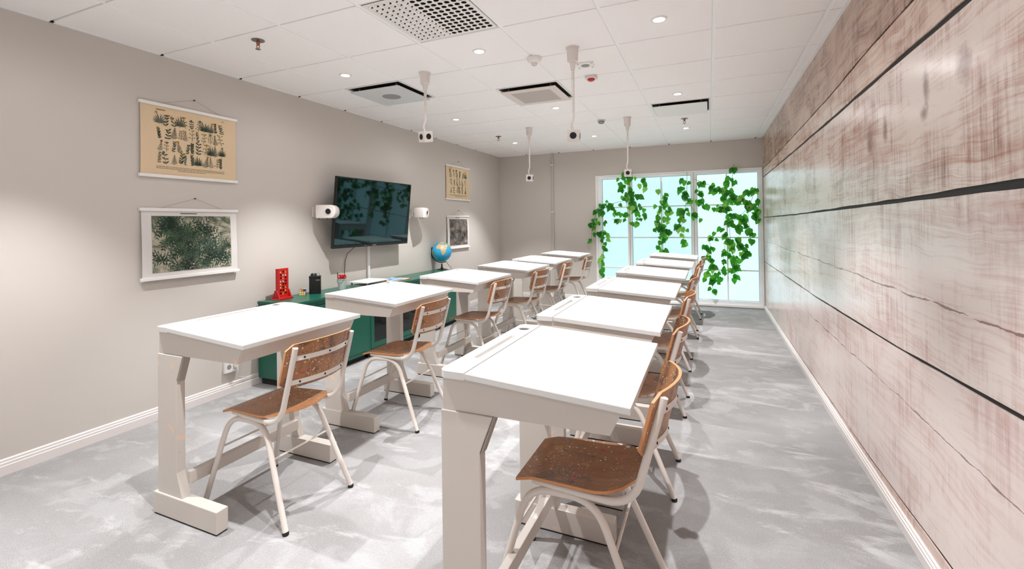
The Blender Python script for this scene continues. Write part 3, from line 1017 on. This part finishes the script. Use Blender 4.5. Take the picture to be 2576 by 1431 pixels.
# black tin
t = thing('black_canister', 'black ribbed canister with a lid knob and wire handle', 'canister', (.145, 3.280, CT), .70)
MB().prism(rrect(-.050, .050, -.042, .042, .016, 5), 0, .150, 'z').obj('body', MT['black'], t, smooth=True)
MB().prism(rrect(-.052, .052, -.044, .044, .017, 5), .150, .162, 'z').obj('lid', MT['black'], t, bevel=.003)
MB().lathe([(.030, .162), (.026, .178), (.020, .186), (.001, .188)], (-.012, 0, 0), 18).obj('lid_knob', MT['black'], t, smooth=True)
MB().tube([(.012, 0, .162), (.018, 0, .186), (.032, 0, .190), (.040, 0, .164)], .0018, 6).obj('wire_handle', MT['steel'], t, smooth=True)
for k in range(5):
    x = -.036 + k * .018
    MB().box(x - .003, x + .003, -.0435, -.041, .012, .110).obj('rib', MT['black'], t)
MB().box(.010, .044, -.0440, -.0425, .122, .131).obj('silver_mark', MT['steel'], t)
# bucket of scissors
t = thing('tin_bucket', 'small pale tin bucket on the green cabinet holding red scissors', 'bucket', (.193, 3.575, CT))
MB().lathe([(.034, 0), (.046, .098), (.049, .100), (.049, .104), (.045, .104), (.033, .006), (.001, .006)], n=26).obj('pail', M('pale_tin', (206, 212, 210), .4, .2), t, smooth=True)
MB().tube([(.049 * math.cos(a), .049 * math.sin(a), .098 - .03 * math.sin((a - 3.6) / 2.2 * PI)) for a in [3.6 + 2.2 * k / 14 for k in range(15)]], .0015, 6).obj('handle', MT['steel'], t, smooth=True)
def ring_pts(c, r1, r2, az, n=14):
    return [(c[0] + r1 * math.cos(2 * PI * k / n) * math.cos(az), c[1] + r1 * math.cos(2 * PI * k / n) * math.sin(az), c[2] + r2 * math.sin(2 * PI * k / n)) for k in range(n + 1)]
for k in range(5):
    a = k * 1.257 + .3
    s = thing('scissors', 'red-handled scissors standing blades down in the tin bucket', 'scissors', (.193 + .018 * math.cos(a), 3.575 + .018 * math.sin(a), CT), a, 'scissors in the bucket')
    for q in (-1, 1):
        MB().tube(ring_pts((q * .013, 0, .124), .011, .016, 0), .0042, 6).obj('handle_loop', MT['red'], s, smooth=True)
        MB().prism([(q * .012, .106), (q * .006, .108), (q * -.002, .02), (q * .002, .015)], -.001, .001).obj('blade', MT['steel'], s)
s = thing('pencil', 'dark pencil sticking up out of the tin bucket', 'pencil', (.178, 3.560, CT))
MB().tube([(.0, 0, .012), (-.016, -.014, .165)], .0042, 6).obj('shaft', MT['black'], s)
MB().tube([(-.016, -.014, .165), (-.0172, -.0152, .178)], [.0042, .001], 6).obj('tip', MT['steel'], s)
# white flat document box
t = thing('document_tray', 'flat white document tray on the green cabinet', 'tray', (.215, 3.945, CT), 0)
MB().box(-.115, .115, -.16, .16, .0, .008).obj('base', MT['grey'], t, bevel=.002)
for sx in (-1, 1):
    for sy in (-1, 1):
        MB().box(sx * .1 - .006, sx * .1 + .006, sy * .145 - .006, sy * .145 + .006, .008, .034).obj('corner_post', MT['grey'], t)
MB().box(-.118, .118, -.165, .165, .034, .046).obj('top_tray', MT['white'], t, bevel=.003)
MB().box(-.105, .105, -.148, .148, .046, .050).obj('paper_sheet', MT['paperw'], t)
# puzzle board
t = thing('puzzle_board', 'flat wooden puzzle board with pastel map pieces on the green cabinet', 'puzzle', (.235, 4.330, CT), .05)
MB().box(-.13, .13, -.16, .16, 0, .010).obj('board', M('pale_wood', (196, 146, 92), .5, var=.1), t, bevel=.002)
pcs = [M('pastel_%d' % i, c, .5) for i, c in enumerate(((150, 190, 230), (90, 170, 210), (236, 200, 190), (150, 160, 214), (170, 214, 190), (240, 236, 226)))]
pm = [MB().prism(rrect(-.018, .018, -.018, .018, .004, 3), .010, .014, 'z').mesh('puzzle_piece', p, bevel=.001) for p in pcs]
for i in range(6):
    for j in range(8):
        o = link('puzzle_piece', pm[R.randrange(6)], t, ((i - 2.5) * .040, (j - 3.5) * .038, 0))
        o.rotation_euler = (0, 0, R.uniform(-.06, .06))

# globe
GX_, GY_ = .130, 5.555
t = thing('globe', 'blue desk globe showing Africa on a dark stand atop the green cabinet', 'globe', (GX_, GY_, CT))
gr, gz = .135, .245
MB().lathe([(.075, 0), (.075, .006), (.050, .012), (.016, .022), (.010, .05), (.009, .085), (.001, .085)], n=28).obj('stand', MT['black'], t, smooth=True)
oc = NT('globe_ocean')
v = oc.coord()
nn_ = oc.noise(v, 9, 4)
oc.l(oc.mix(nn_, lin((22, 150, 206)), lin((66, 182, 222))), oc.b.inputs['Base Color'])
oc.b.inputs['Roughness'].default_value = .25
gl = link('globe_ball', None, t, (0, 0, gz))
prof = [(gr * math.sin(PI * k / 24) + (1e-4 if k in (0, 24) else 0), -gr * math.cos(PI * k / 24)) for k in range(25)]
MB().lathe(prof, n=40).obj('ocean', oc.m, gl, smooth=True)
lands = {'africa': ([(35, -6), (37, 10), (31, 20), (31, 32), (22, 37), (12, 43), (11, 51), (0, 43), (-12, 40), (-25, 35), (-34, 26), (-34, 18), (-22, 14), (-10, 13), (0, 9), (4, 8), (5, -5), (6, -10), (14, -17), (22, -17), (30, -10)], (222, 190, 142)),
         'europe': ([(37, -9), (43, -9), (44, -1), (49, -4), (52, 4), (57, 8), (60, 5), (68, 14), (71, 28), (66, 45), (55, 60), (46, 50), (41, 41), (37, 36), (37, 23), (45, 14), (38, 16), (43, 8), (41, 2), (36, -3)], (196, 190, 140)),
         'arabia': ([(30, 35), (29, 48), (25, 57), (17, 54), (13, 45), (22, 39)], (226, 200, 150)),
         'south_america': ([(10, -72), (8, -60), (0, -50), (-7, -35), (-23, -42), (-35, -56), (-53, -70), (-40, -73), (-18, -70), (-5, -81)], (120, 160, 96)),
         'asia': ([(70, 60), (75, 100), (70, 140), (60, 150), (45, 135), (30, 121), (20, 108), (10, 105), (22, 90), (8, 77), (22, 70), (25, 60), (38, 48), (50, 55)], (190, 180, 120)),
         'madagascar': ([(-12, 49), (-18, 50), (-25, 46), (-20, 44)], (200, 180, 130))}
lon0 = math.degrees(math.atan2(CAM.y - GY_, CAM.x - GX_))
for nm_, (pts, colr) in lands.items():
    cl, co = sum(p[0] for p in pts) / len(pts), sum(p[1] for p in pts) / len(pts)
    def sp(la, lo, rr):
        la, lo = math.radians(la), math.radians(lo)
        return (rr * math.cos(la) * math.cos(lo), rr * math.cos(la) * math.sin(lo), rr * math.sin(la))
    dense = []
    for (a, b), (c_, d_) in zip(pts, pts[1:] + pts[:1]):
        for k in range(3):
            dense.append((a + (c_ - a) * k / 3, b + (d_ - b) * k / 3))
    NR = 6
    vs, fs = [sp(cl, co, gr + .0012)], []
    n = len(dense)
    for q in range(1, NR + 1):
        for a, b in dense:
            vs.append(sp(cl + (a - cl) * q / NR, co + (b - co) * q / NR, gr + .0012))
    for k in range(n):
        fs.append((0, 1 + k, 1 + (k + 1) % n))
        for q in range(NR - 1):
            o_ = 1 + q * n
            fs.append((o_ + k, o_ + n + k, o_ + n + (k + 1) % n, o_ + (k + 1) % n))
    MB().add(vs, fs).obj('landmass', M('land_' + nm_, colr, .4, var=.15, scale=30), gl, smooth=True)
gl.rotation_euler = (math.radians(8), math.radians(-16), math.radians(lon0 - 17))
gaz = math.atan2(_r0.y, _r0.x)
MB().tube([(math.cos(gaz) * (gr + .010) * math.sin(a) , math.sin(gaz) * (gr + .010) * math.sin(a), gz - (gr + .010) * math.cos(a)) for a in [-.35 - 2.35 * k / 20 + .75 for k in range(21)]], .006, 8).obj('meridian_arm', MT['black'], t, smooth=True)
MB().lathe([(.008, -.012), (.010, 0), (.006, .012)], (math.cos(gaz) * (gr + .008) * math.sin(-1.95 + .0), math.sin(gaz) * (gr + .008) * math.sin(-1.95), gz - (gr + .008) * math.cos(-1.95) + .0), 10).obj('pivot_knob', MT['black'], t, smooth=True)
MB().tube([(.07, -.01, .125), (.09, .02, .07), (.10, .07, .03), (.10, .085, .002)], .003, 6).obj('power_cord', MT['black'], t, smooth=True)

# ================================================================== TELEVISION
tv = thing('television', 'large black flat television tilted forward on the left wall', 'television', (.002, 4.137, 0))
ang = math.atan2(.066, .709)
TW, TH = 1.236, .714
body = link('panel', None, tv, (.169, 0, 1.4415))
body.rotation_euler = (0, ang, 0)
MB().box(-.036, -.004, -TW / 2, TW / 2, -TH / 2, TH / 2).obj('bezel', MT['black'], body, bevel=.006)
MB().box(-.075, -.036, -TW / 2 + .16, TW / 2 - .16, -TH / 2 + .08, TH / 2 - .12).obj('rear_cover', MT['black'], body, bevel=.01)
sc = NT('television_glass')
sc.b.inputs['Base Color'].default_value = (.004, .006, .007, 1)
sc.b.inputs['Roughness'].default_value = .035
sc.b.inputs['Specular IOR Level'].default_value = .5
sc.b.inputs['Specular Tint'].default_value = (.35, .9, 1.0, 1)
v = sc.coord()
sc.l(sc.mix(sc.noise(v, 3, 2), (.003, .005, .006, 1), (.006, .008, .009, 1)), sc.b.inputs['Base Color'])
MB().box(-.0045, -.0025, -TW / 2 + .012, TW / 2 - .012, -TH / 2 + .024, TH / 2 - .012).obj('screen', sc.m, body)
MB().box(-.004, -.0026, -.03, .03, -TH / 2 + .008, -TH / 2 + .016).obj('badge', MT['grey'], body)
MB().box(-.004, -.0026, -.16, -.135, -TH / 2 + .009, -TH / 2 + .015).obj('status_mark', MT['grey'], body)
MB().box(.0, .02, -.22, .22, 1.30, 1.60).box(.02, .10, -.20, -.17, 1.32, 1.58).box(.02, .10, .17, .20, 1.32, 1.58).obj('wall_bracket', MT['black'], tv)
# speakers beside it
def wall_speaker(y, z, rz, label):
    t = thing('wall_speaker', label, 'speaker', (.0, y, z), 0, 'pods beside the television')
    hd = link('head', None, t, (.155, 0, 0))
    hd.rotation_euler = (0, 0, rz)
    hd.scale = (.84, .84, .88)
    out = rrect(-.112, .112, -.072, .072, .064, 7, (0, 1, 1, 0))
    out2 = []
    for (a, b) in out:      # flat left end slightly softened
        out2.append((a, b))
    MB().prism(out2, -.06, .09, 'y').obj('housing', MT['white2'], hd, smooth=True, bevel=.012)
    MB().lathe([(.036, -.0605), (.038, -.064), (.033, -.066), (.030, -.0605)], (.03, 0, 0), 24, 'y').obj('driver_ring', MT['white2'], hd, smooth=True)
    MB().lathe([(.031, -.0615), (.001, -.0610)], (.03, 0, 0), 24, 'y').obj('driver', MT['black'], hd)
    for x in (-.095, .0):
        MB().lathe([(.007, -.082), (.007, -.070)], (x, 0, 0), 8, 'z').obj('foot', MT['rubber'], hd)
    MB().box(0, .014, -.04, .04, -.05, .05).obj('wall_plate', MT['white2'], t, bevel=.002)
    MB().tube([(.01, 0, 0), (.13, 0, 0)], .016, 10).obj('arm', MT['white2'], t, smooth=True)
wall_speaker(3.430, 1.449, .42, 'white wall-mounted pod with round black opening, left of the television')
wall_speaker(5.06, 1.462, 1.75, 'white wall-mounted pod peeking out right of the television')
# cable duct and cable below the television
cdct = tag(MB().box(0, .020, 4.170, 4.204, CT, 1.20).obj('cable_duct', MT['white'], None, bevel=.002), 'white vertical cable duct on the wall below the television', 'cable duct')
tag(MB().tube([(.12, 3.84, 1.09), (.03, 3.832, 1.02), (.012, 3.82, .95), (.014, 3.806, .82), (.012, 3.81, CT + .004)], .0035, 6).obj('black_cable', MT['black'], None, smooth=True), 'thin black cable hanging from the television to the cabinet', 'cable')
# wall outlet
t = thing('wall_outlet', 'white double wall outlet with plugs above the left baseboard, behind the nearest desk', 'outlet', (0, 2.535, .215))
MB().box(0, .028, -.055, .055, -.045, .045).obj('cover', MT['white'], t, bevel=.004)
for dy in (-.025, .025):
    MB().lathe([(.019, .028), (.019, .0285), (.001, .0285)], (0, dy, 0), 18, 'x').obj('socket_hole', MT['grey'], t)
MB().box(.028, .055, .010, .040, -.012, .015).obj('plug', MT['white2'], t, bevel=.004)
MB().tube([(.05, .025, 0), (.06, .03, -.03), (.03, .04, -.09), (.02, .12, -.125), (.02, .22, -.125)], .004, 6).obj('cord', MT['white2'], t, smooth=True)

# ================================================================== WALL CHARTS
inks = [M('ink_%d' % i, c, .85) for i, c in enumerate(((62, 74, 58), (44, 60, 46), (96, 104, 92), (80, 84, 66), (190, 142, 52), (150, 84, 62), (112, 96, 70)))]
def leafshape(mb, y, z, a, L, w, mi, x=.0):
    ca, sa = math.cos(a), math.sin(a)
    pts = [(0, 0), (.35, .5), (.7, .38), (1, 0), (.7, -.38), (.35, -.5)]
    mb.add([(x, y + L * p * ca - w * q * sa, z + L * p * sa + w * q * ca) for p, q in pts], [(0, 1, 2, 3, 4, 5)], mi)
def stroke(mb, y0, z0, y1, z1, w, mi, x=0.0):
    d = Vector((y1 - y0, z1 - z0))
    if d.length < 1e-6:
        return
    d.normalize()
    n = Vector((-d.y, d.x)) * w / 2
    mb.add([(x, y0 + n.x, z0 + n.y), (x, y1 + n.x, z1 + n.y), (x, y1 - n.x, z1 - n.y), (x, y0 - n.x, z0 - n.y)], [(0, 1, 2, 3)], mi)
def plant(mb, y, z, h, rr):
    kind = rr.randrange(5)
    g = rr.choice([0, 1, 2, 3, 0, 1])
    lean = rr.uniform(-.25, .25)
    top = (y + lean * h, z + h)
    stroke(mb, y, z, top[0], top[1], .0022, g)
    n = rr.randint(6, 11)
    for k in range(n):
        f = (k + .5) / n
        py, pz = y + lean * h * f, z + h * f
        for s in (-1, 1):
            if kind == 0:      # fern-like
                leafshape(mb, py, pz, PI / 2 - s * (1.0 + .2 * rr.random()), h * .34 * (1.1 - f), h * .05, g)
            elif kind == 1:    # broad leaves
                if k % 2 == 0:
                    leafshape(mb, py, pz, PI / 2 - s * rr.uniform(.6, 1.3), h * .33, h * .11, g)
            elif kind == 2:    # rosette of narrow leaves
                if k < 5:
                    leafshape(mb, y, z + h * .12, PI / 2 - s * (.2 + k * .3), h * (.85 - .08 * k), h * .09, g)
            elif kind == 3:    # thin with berries
                if k % 2:
                    ey, ez = py + s * h * .2, pz + h * .1
                    stroke(mb, py, pz, ey, ez, .0018, g)
                    leafshape(mb, ey, ez, rr.uniform(0, 6), h * .11, h * .10, rr.choice([g, 5, 6]))
            else:
                leafshape(mb, py, pz, PI / 2 - s * rr.uniform(.4, 1.5), h * .2, h * .09, g)
    if rr.random() < .55:      # flower head
        fc = rr.choice([4, 4, 5, 2])
        for k in range(6):
            leafshape(mb, top[0], top[1], k * PI / 3, h * .13, h * .10, fc)
def chart_frame(name, label, y0, y1, z0, z1, paper, lean=0.0):
    t = thing(name, label, 'wall chart', (0, (y0 + y1) / 2, z0))
    hw, h = (y1 - y0) / 2, z1 - z0
    n = 8
    vs, fs = [], []
    for k in range(n + 1):
        z = .012 + (h - .024) * k / n
        x = .010 + lean * (1 - k / n) + .004 * math.sin(PI * k / n)
        vs += [(x, -hw + .012, z), (x, hw - .012, z), (x - .0012, -hw + .012, z), (x - .0012, hw - .012, z)]
    for k in range(n):
        a = 4 * k
        fs += [(a, a + 1, a + 5, a + 4), (a + 2, a + 6, a + 7, a + 3), (a, a + 4, a + 6, a + 2), (a + 1, a + 3, a + 7, a + 5)]
    MB().add(vs, fs).obj('paper', paper, t)
    for zz, lx in ((0, lean), (h - .022, 0)):
        MB().box(.002 + lx, .022 + lx, -hw, hw, zz, zz + .022).obj('wooden_bar', MT['white'], t, bevel=.003)
    nz = h + .075
    MB().tube([(.012, -hw * .62, h), (.012, .02, nz), (.012, hw * .62, h)], .0010, 5).obj('string', MT['string'], t)
    MB().lathe([(.004, 0), (.005, .014)], (0, .02, nz), 8, 'x').obj('nail', MT['screw'], t)
    return t, hw, h
def xs(t_lean, h, z):
    k = (z - .012) / (h - .024)
    return .0112 + t_lean * (1 - k) + .004 * math.sin(PI * max(0, min(1, k)))
def botanical(name, label, y0, y1, z0, z1, ncol, nrow, seed, lean=0.0, mtop=.07, mside=.11):
    t, hw, h = chart_frame(name, label, y0, y1, z0, z1, MT['paper'], lean)
    rr = random.Random(seed)
    mb = MB()
    zb, zt = .095, h - mtop
    for j in range(nrow):
        for i in range(ncol):
            y = -hw + mside + (2 * hw - 2 * mside) * (i + .5 + rr.uniform(-.18, .18)) / ncol
            z = zb + (zt - zb) * j / nrow + rr.uniform(0, .012)
            plant(mb, y, z, (zt - zb) / nrow * rr.uniform(.72, 1.0), rr)
    mb.v = [(xs(lean, h, v[2]) + .0006, v[1], v[2]) for v in mb.v]
    mb.obj('botanical_print', inks, t)['kind'] = 'stuff'
    tb = MB()
    for k in range(3):      # caption rows, printed as short dashes
        y = -hw + mside
        z = .078 - k * .011
        e = hw - mside if k < 2 else .1
        if k == 2:
            y = -.1
        while y < e:
            w = rr.uniform(.006, .02)
            stroke(tb, y, z, min(y + w, e), z, .0032, 6)
            y += w + .004
    stroke(tb, -hw + mside, h - .045, -hw + mside + .06, h - .045, .006, 6)
    stroke(tb, hw - mside - .02, h - .045, hw - mside, h - .045, .004, 6)
    tb.v = [(xs(lean, h, v[2]) + .0006, v[1], v[2]) for v in tb.v]
    tb.obj('caption_print', inks, t)['kind'] = 'stuff'
botanical('botanical_chart', 'cream botanical wall chart with rows of plants, above the jungle chart', 1.887, 2.602, 1.665, 2.182, 11, 4, 3)
botanical('botanical_chart', 'cream botanical wall chart far along the wall beyond the television', 5.885, 6.630, 1.672, 2.188, 6, 3, 9)
def scene_print(name, label, y0, y1, z0, z1, lean, cols, dark, seed, palms):
    t, hw, h = chart_frame(name, label, y0, y1, z0, z1, MT['paperw'], lean)
    rr = random.Random(seed)
    a0, a1, b0, b1 = -hw + .075, hw - .065, .050, h - .055
    n = 6
    vs, fs = [], []
    for k in range(n + 1):
        z = b0 + (b1 - b0) * k / n
        vs += [(xs(lean, h, z) + .0005, a0, z), (xs(lean, h, z) + .0005, a1, z)]
    for k in range(n):
        fs.append((2 * k, 2 * k + 1, 2 * k + 3, 2 * k + 2))
    MB().add(vs, fs).obj('printed_picture', cols, t)
    stroke_b = MB()
    stroke(stroke_b, -.09, h - .037, .03, h - .037, .005, 0)
    stroke_b.v = [(xs(lean, h, v[2]) + .0006, v[1], v[2]) for v in stroke_b.v]
    stroke_b.obj('caption_print', inks, t)
    mb = MB()
    for k in range(palms):
        f = k / palms
        cy = rr.uniform(a0 + .02, a1 - .02)
        cz = b0 + (b1 - b0) * (rr.uniform(.10, .92) * (1 - .35 * f))
        rad = rr.uniform(.07, .15) * (1 - .2 * f)
        g = rr.randrange(len(dark))
        for q in range(rr.randint(8, 12)):
            a = rr.uniform(-.5, PI + .5)
            seg = 5
            py, pz = cy, cz
            aa = a
            for s_ in range(seg):
                ny_, nz_ = py + rad / seg * math.cos(aa), pz + rad / seg * math.sin(aa)
                for sd in (-1, 1):
                    leafshape(mb, py, pz, aa + sd * .8, rad * .34 * (1 - .1 * s_), rad * .06, (g + (s_ == 4)) % len(dark))
                py, pz = ny_, nz_
                aa += -.22 if math.cos(a) > 0 else .22
        if k % 4 == 0:
            stroke(mb, cy, cz, cy + rr.uniform(-.02, .02), max(b0, cz - rr.uniform(.08, .2)), .006, 1)
    mb.v = [(xs(lean, h, v[2]) + .0008, min(max(v[1], a0), a1), min(max(v[2], b0), b1)) for v in mb.v]
    mb.obj('foliage_print', dark, t)['kind'] = 'stuff'
jg = [M('jungle_%d' % i, c, .85) for i, c in enumerate(((58, 84, 62), (30, 46, 36), (80, 104, 74), (44, 66, 48), (118, 132, 104), (70, 92, 76), (36, 58, 44)))]
scene_print('jungle_chart', 'wall chart of a dense green palm jungle with a white border', 1.888, 2.602, .957, 1.453, .014,
            mat_print('jungle_sky', ((46, 58, 46), (96, 104, 84), (190, 180, 160), (212, 200, 184)), 5.5, 1.2), jg, 5, 30)
fg = [M('forest_%d' % i, c, .85) for i, c in enumerate(((60, 56, 52), (36, 34, 34), (104, 98, 92), (150, 136, 124)))]
scene_print('forest_chart', 'dark grey forest wall chart with white border behind the globe', 5.898, 6.588, .945, 1.441, .008,
            mat_print('forest_ground', ((40, 38, 37), (84, 78, 74), (130, 120, 112), (188, 176, 166)), 14, 1.0), fg, 6, 24)

# ================================================================== VINES AT THE WINDOW
def leaf_mesh(seed):
    rr = random.Random(seed)
    out = [(.04, 0), (-.08, .10), (-.12, .24), (-.04, .38), (.12, .48), (.32, .50), (.52, .43), (.70, .31), (.86, .16), (1.08, 0)]
    vs, fs = [], []
    mid = [(p[0] if i else 0) for i, p in enumerate(out)]
    n = len(out)
    def Z(x, y):
        return .22 * abs(y) - .25 * x * x + rr.uniform(-.015, .015)
    for x, y in out:
        xm = max(0, min(1.0, x))
        vs.append((xm, 0, -.25 * xm * xm))
    for s in (1, -1):
        for x, y in out:
            vs.append((x, y * s, Z(x, y)))
    for s in (0, 1):
        b = n + s * n
        for i in range(n - 1):
            fs.append((i, i + 1, b + i + 1, b + i))
    me = bpy.data.meshes.new('leaf')
    me.from_pydata(vs, [], fs)
    bm = bmesh.new()
    bm.from_mesh(me)
    bmesh.ops.remove_doubles(bm, verts=bm.verts, dist=1e-4)
    bmesh.ops.recalc_face_normals(bm, faces=bm.faces)
    bm.to_mesh(me)
    bm.free()
    for p in me.polygons:
        p.use_smooth = True
    me.materials.append(MT['leaf'])
    return me
leafm = [leaf_mesh(i) for i in range(4)]
def vine(label, strokes, stems, dep=.07):
    """strokes: (x0,y0,x1,y1,half width,count) and stems, read off the photograph and set on the plane just in front of the window"""
    yy = YB - dep
    base = on('y', yy, *stems[0][0])
    t = thing('hanging_vine', label, 'vine', base, 0, 'vines on the window')
    for st in stems:
        pts = [on('y', yy, *p) - base for p in st]
        pts2 = fillet(pts, [.05] * (len(pts) - 2), 4) if len(pts) > 2 else pts
        MB().tube(pts2, .0028, 5).obj('stem', MT['stem'], t, smooth=True)
    for (x0, y0, x1, y1, hw, n) in strokes:
        n = n if n < 5 else int(n * .86 + .5)
        for k in range(n):
            f = R.random() if n > 2 else (k + .5) / n
            px = x0 + (x1 - x0) * f + R.uniform(-hw, hw)
            py = y0 + (y1 - y0) * f + R.uniform(-hw, hw) * .9
            p = on('y', yy + R.uniform(-.035, .035), px, py) - base
            s = R.uniform(.054, .094) * (1 if R.random() > .2 else .7)
            o = link('leaf', R.choice(leafm), t, p)
            o.scale = (s, s * R.uniform(.85, 1.05), s)
            a = R.uniform(-2.6, -.5)          # tip mostly points down
            dirv = Vector((math.cos(a), R.uniform(-.35, .15), math.sin(a))).normalized()
            nr = Vector((R.uniform(-.55, .55), -1, R.uniform(-.1, .7))).normalized()
            yv = nr.cross(dirv).normalized()
            zv = dirv.cross(yv).normalized()
            o.rotation_euler = Matrix((dirv, yv, zv)).transposed().to_euler()
vine('leafy green vine bunch hanging behind the far hanging socket at the window top', [
    (1555, 440, 1600, 440, 7, 8), (1570, 455, 1592, 500, 16, 28), (1612, 452, 1620, 472, 8, 8), (1560, 472, 1560, 476, 3, 1), (1568, 492, 1580, 520, 9, 6), (1592, 500, 1594, 530, 6, 6),
    (1606, 510, 1615, 545, 11, 16), (1606, 492, 1610, 498, 3, 2), (1600, 540, 1604, 566, 6, 5), (1588, 556, 1589, 562, 2, 2), (1560, 540, 1584, 540, 4, 5)],
    [[(1580, 425), (1585, 470), (1600, 520), (1603, 570)], [(1585, 470), (1575, 510), (1580, 540)]])
vine('leafy green vine trailing down over the left window frame', [
    (1528, 512, 1552, 520, 8, 12), (1515, 513, 1522, 520, 4, 4), (1542, 530, 1556, 536, 5, 4), (1540, 552, 1572, 552, 3, 7), (1512, 528, 1522, 556, 6, 11), (1502, 528, 1504, 530, 4, 2),
    (1496, 548, 1486, 566, 4, 6), (1492, 556, 1494, 600, 5, 8), (1506, 558, 1508, 562, 4, 3), (1510, 578, 1526, 600, 8, 13), (1514, 600, 1518, 604, 3, 2), (1528, 612, 1518, 630, 6, 6), (1513, 640, 1515, 700, 2, 9), (1485, 598, 1487, 608, 1, 2)],
    [[(1570, 505), (1540, 512), (1516, 525), (1516, 570), (1518, 625), (1514, 710)], [(1520, 520), (1500, 535), (1490, 570), (1487, 612)], [(1575, 552), (1540, 552)]])
vine('narrow leafy green vine hanging down the middle window pane', [
    (1654, 478, 1658, 478, 3, 2), (1674, 486, 1678, 496, 4, 4), (1667, 505, 1669, 515, 4, 5), (1650, 515, 1651, 516, 2, 1), (1658, 526, 1692, 528, 8, 13), (1654, 542, 1666, 580, 8, 15),
    (1676, 546, 1690, 556, 6, 7), (1644, 577, 1650, 580, 4, 3), (1664, 566, 1670, 598, 11, 17), (1680, 578, 1686, 582, 4, 3), (1664, 600, 1670, 606, 5, 4), (1654, 617, 1658, 620, 3, 2), (1666, 626, 1672, 634, 5, 6)],
    [[(1664, 455), (1668, 520), (1667, 600), (1669, 645)]])
vine('dense dark green vine beside the second window mullion', [
    (1714, 452, 1736, 456, 5, 6), (1714, 478, 1736, 505, 10, 22), (1716, 525, 1730, 542, 9, 13), (1740, 528, 1750, 542, 6, 8), (1762, 549, 1763, 551, 1, 1), (1709, 549, 1711, 551, 3, 3), (1722, 552, 1722, 554, 2, 2),
    (1704, 566, 1714, 576, 6, 8), (1727, 576, 1730, 578, 2, 2), (1714, 589, 1716, 591, 2, 2), (1721, 603, 1726, 612, 3, 5)],
    [[(1728, 432), (1728, 480), (1722, 540), (1712, 575), (1724, 614)], [(1728, 500), (1745, 530), (1763, 552)]], .085)
vine('leafy green vine spreading across the top of the right window pane', [
    (1754, 458, 1772, 464, 6, 8), (1758, 478, 1762, 488, 5, 4), (1780, 462, 1796, 470, 5, 6), (1790, 481, 1792, 484, 3, 2), (1757, 503, 1764, 510, 6, 6), (1772, 514, 1780, 524, 5, 5),
    (1806, 475, 1818, 484, 7, 9), (1812, 496, 1816, 500, 4, 4), (1796, 524, 1822, 518, 8, 15), (1838, 446, 1846, 456, 4, 4), (1826, 456, 1828, 460, 2, 2), (1834, 472, 1846, 508, 10, 18), (1852, 494, 1868, 506, 7, 10), (1824, 522, 1832, 548, 7, 12), (1842, 426, 1848, 422, 2, 2)],
    [[(1745, 450), (1775, 462), (1795, 470), (1815, 480), (1835, 495), (1828, 545)], [(1846, 412), (1840, 460), (1845, 500)], [(1756, 465), (1762, 505), (1778, 522)], [(1840, 495), (1812, 520), (1795, 526)]])
vine('bushy green vine down the right edge of the window', [
    (1880, 474, 1886, 488, 5, 6), (1897, 476, 1908, 480, 4, 5), (1903, 494, 1908, 504, 3, 3), (1876, 504, 1892, 532, 8, 15), (1896, 510, 1906, 528, 6, 8), (1900, 545, 1910, 555, 4, 6), (1848, 538, 1868, 548, 8, 11), (1870, 552, 1882, 558, 6, 6),
    (1832, 556, 1840, 562, 5, 5), (1813, 574, 1820, 577, 4, 3), (1799, 584, 1801, 586, 2, 1), (1848, 566, 1866, 578, 8, 12), (1876, 570, 1892, 580, 6, 8), (1886, 588, 1896, 590, 4, 4), (1890, 603, 1892, 605, 2, 3)],
    [[(1900, 470), (1892, 500), (1880, 530), (1885, 570), (1890, 606)], [(1885, 520), (1860, 545), (1840, 560), (1815, 577)], [(1870, 545), (1860, 580)], [(1905, 480), (1907, 556)]])
vine('green vine cluster in the lower centre of the right window pane', [
    (1822, 588, 1832, 592, 4, 4), (1782, 596, 1800, 600, 4, 5), (1830, 600, 1842, 628, 8, 13), (1848, 598, 1862, 602, 5, 5), (1856, 612, 1876, 624, 6, 11), (1834, 636, 1852, 662, 9, 15), (1818, 632, 1821, 660, 3, 7), (1822, 665, 1824, 690, 2, 5), (1848, 670, 1852, 676, 4, 4), (1836, 674, 1838, 676, 2, 2),
    (1868, 632, 1872, 642, 4, 4), (1880, 630, 1886, 638, 3, 4), (1862, 652, 1864, 653, 1, 1), (1845, 700, 1856, 685, 2, 4)],
    [[(1834, 560), (1838, 610), (1845, 650), (1850, 680)], [(1828, 595), (1820, 640), (1823, 694)], [(1845, 605), (1870, 622), (1885, 636)], [(1852, 676), (1856, 688), (1845, 702)]])
vine('small lowest green vine tip hanging in the right window pane', [
    (1772, 620, 1794, 624, 5, 8), (1783, 631, 1785, 634, 2, 2), (1770, 644, 1784, 646, 3, 5), (1790, 650, 1796, 660, 4, 6), (1790, 668, 1797, 680, 5, 9), (1776, 684, 1782, 686, 4, 4), (1774, 700, 1776, 702, 2, 1), (1788, 698, 1796, 708, 5, 7), (1790, 720, 1794, 732, 4, 5), (1804, 686, 1805, 690, 2, 2), (1815, 698, 1818, 700, 2, 2), (1806, 712, 1808, 713, 2, 1)],
    [[(1785, 600), (1788, 640), (1793, 680), (1792, 735)]])
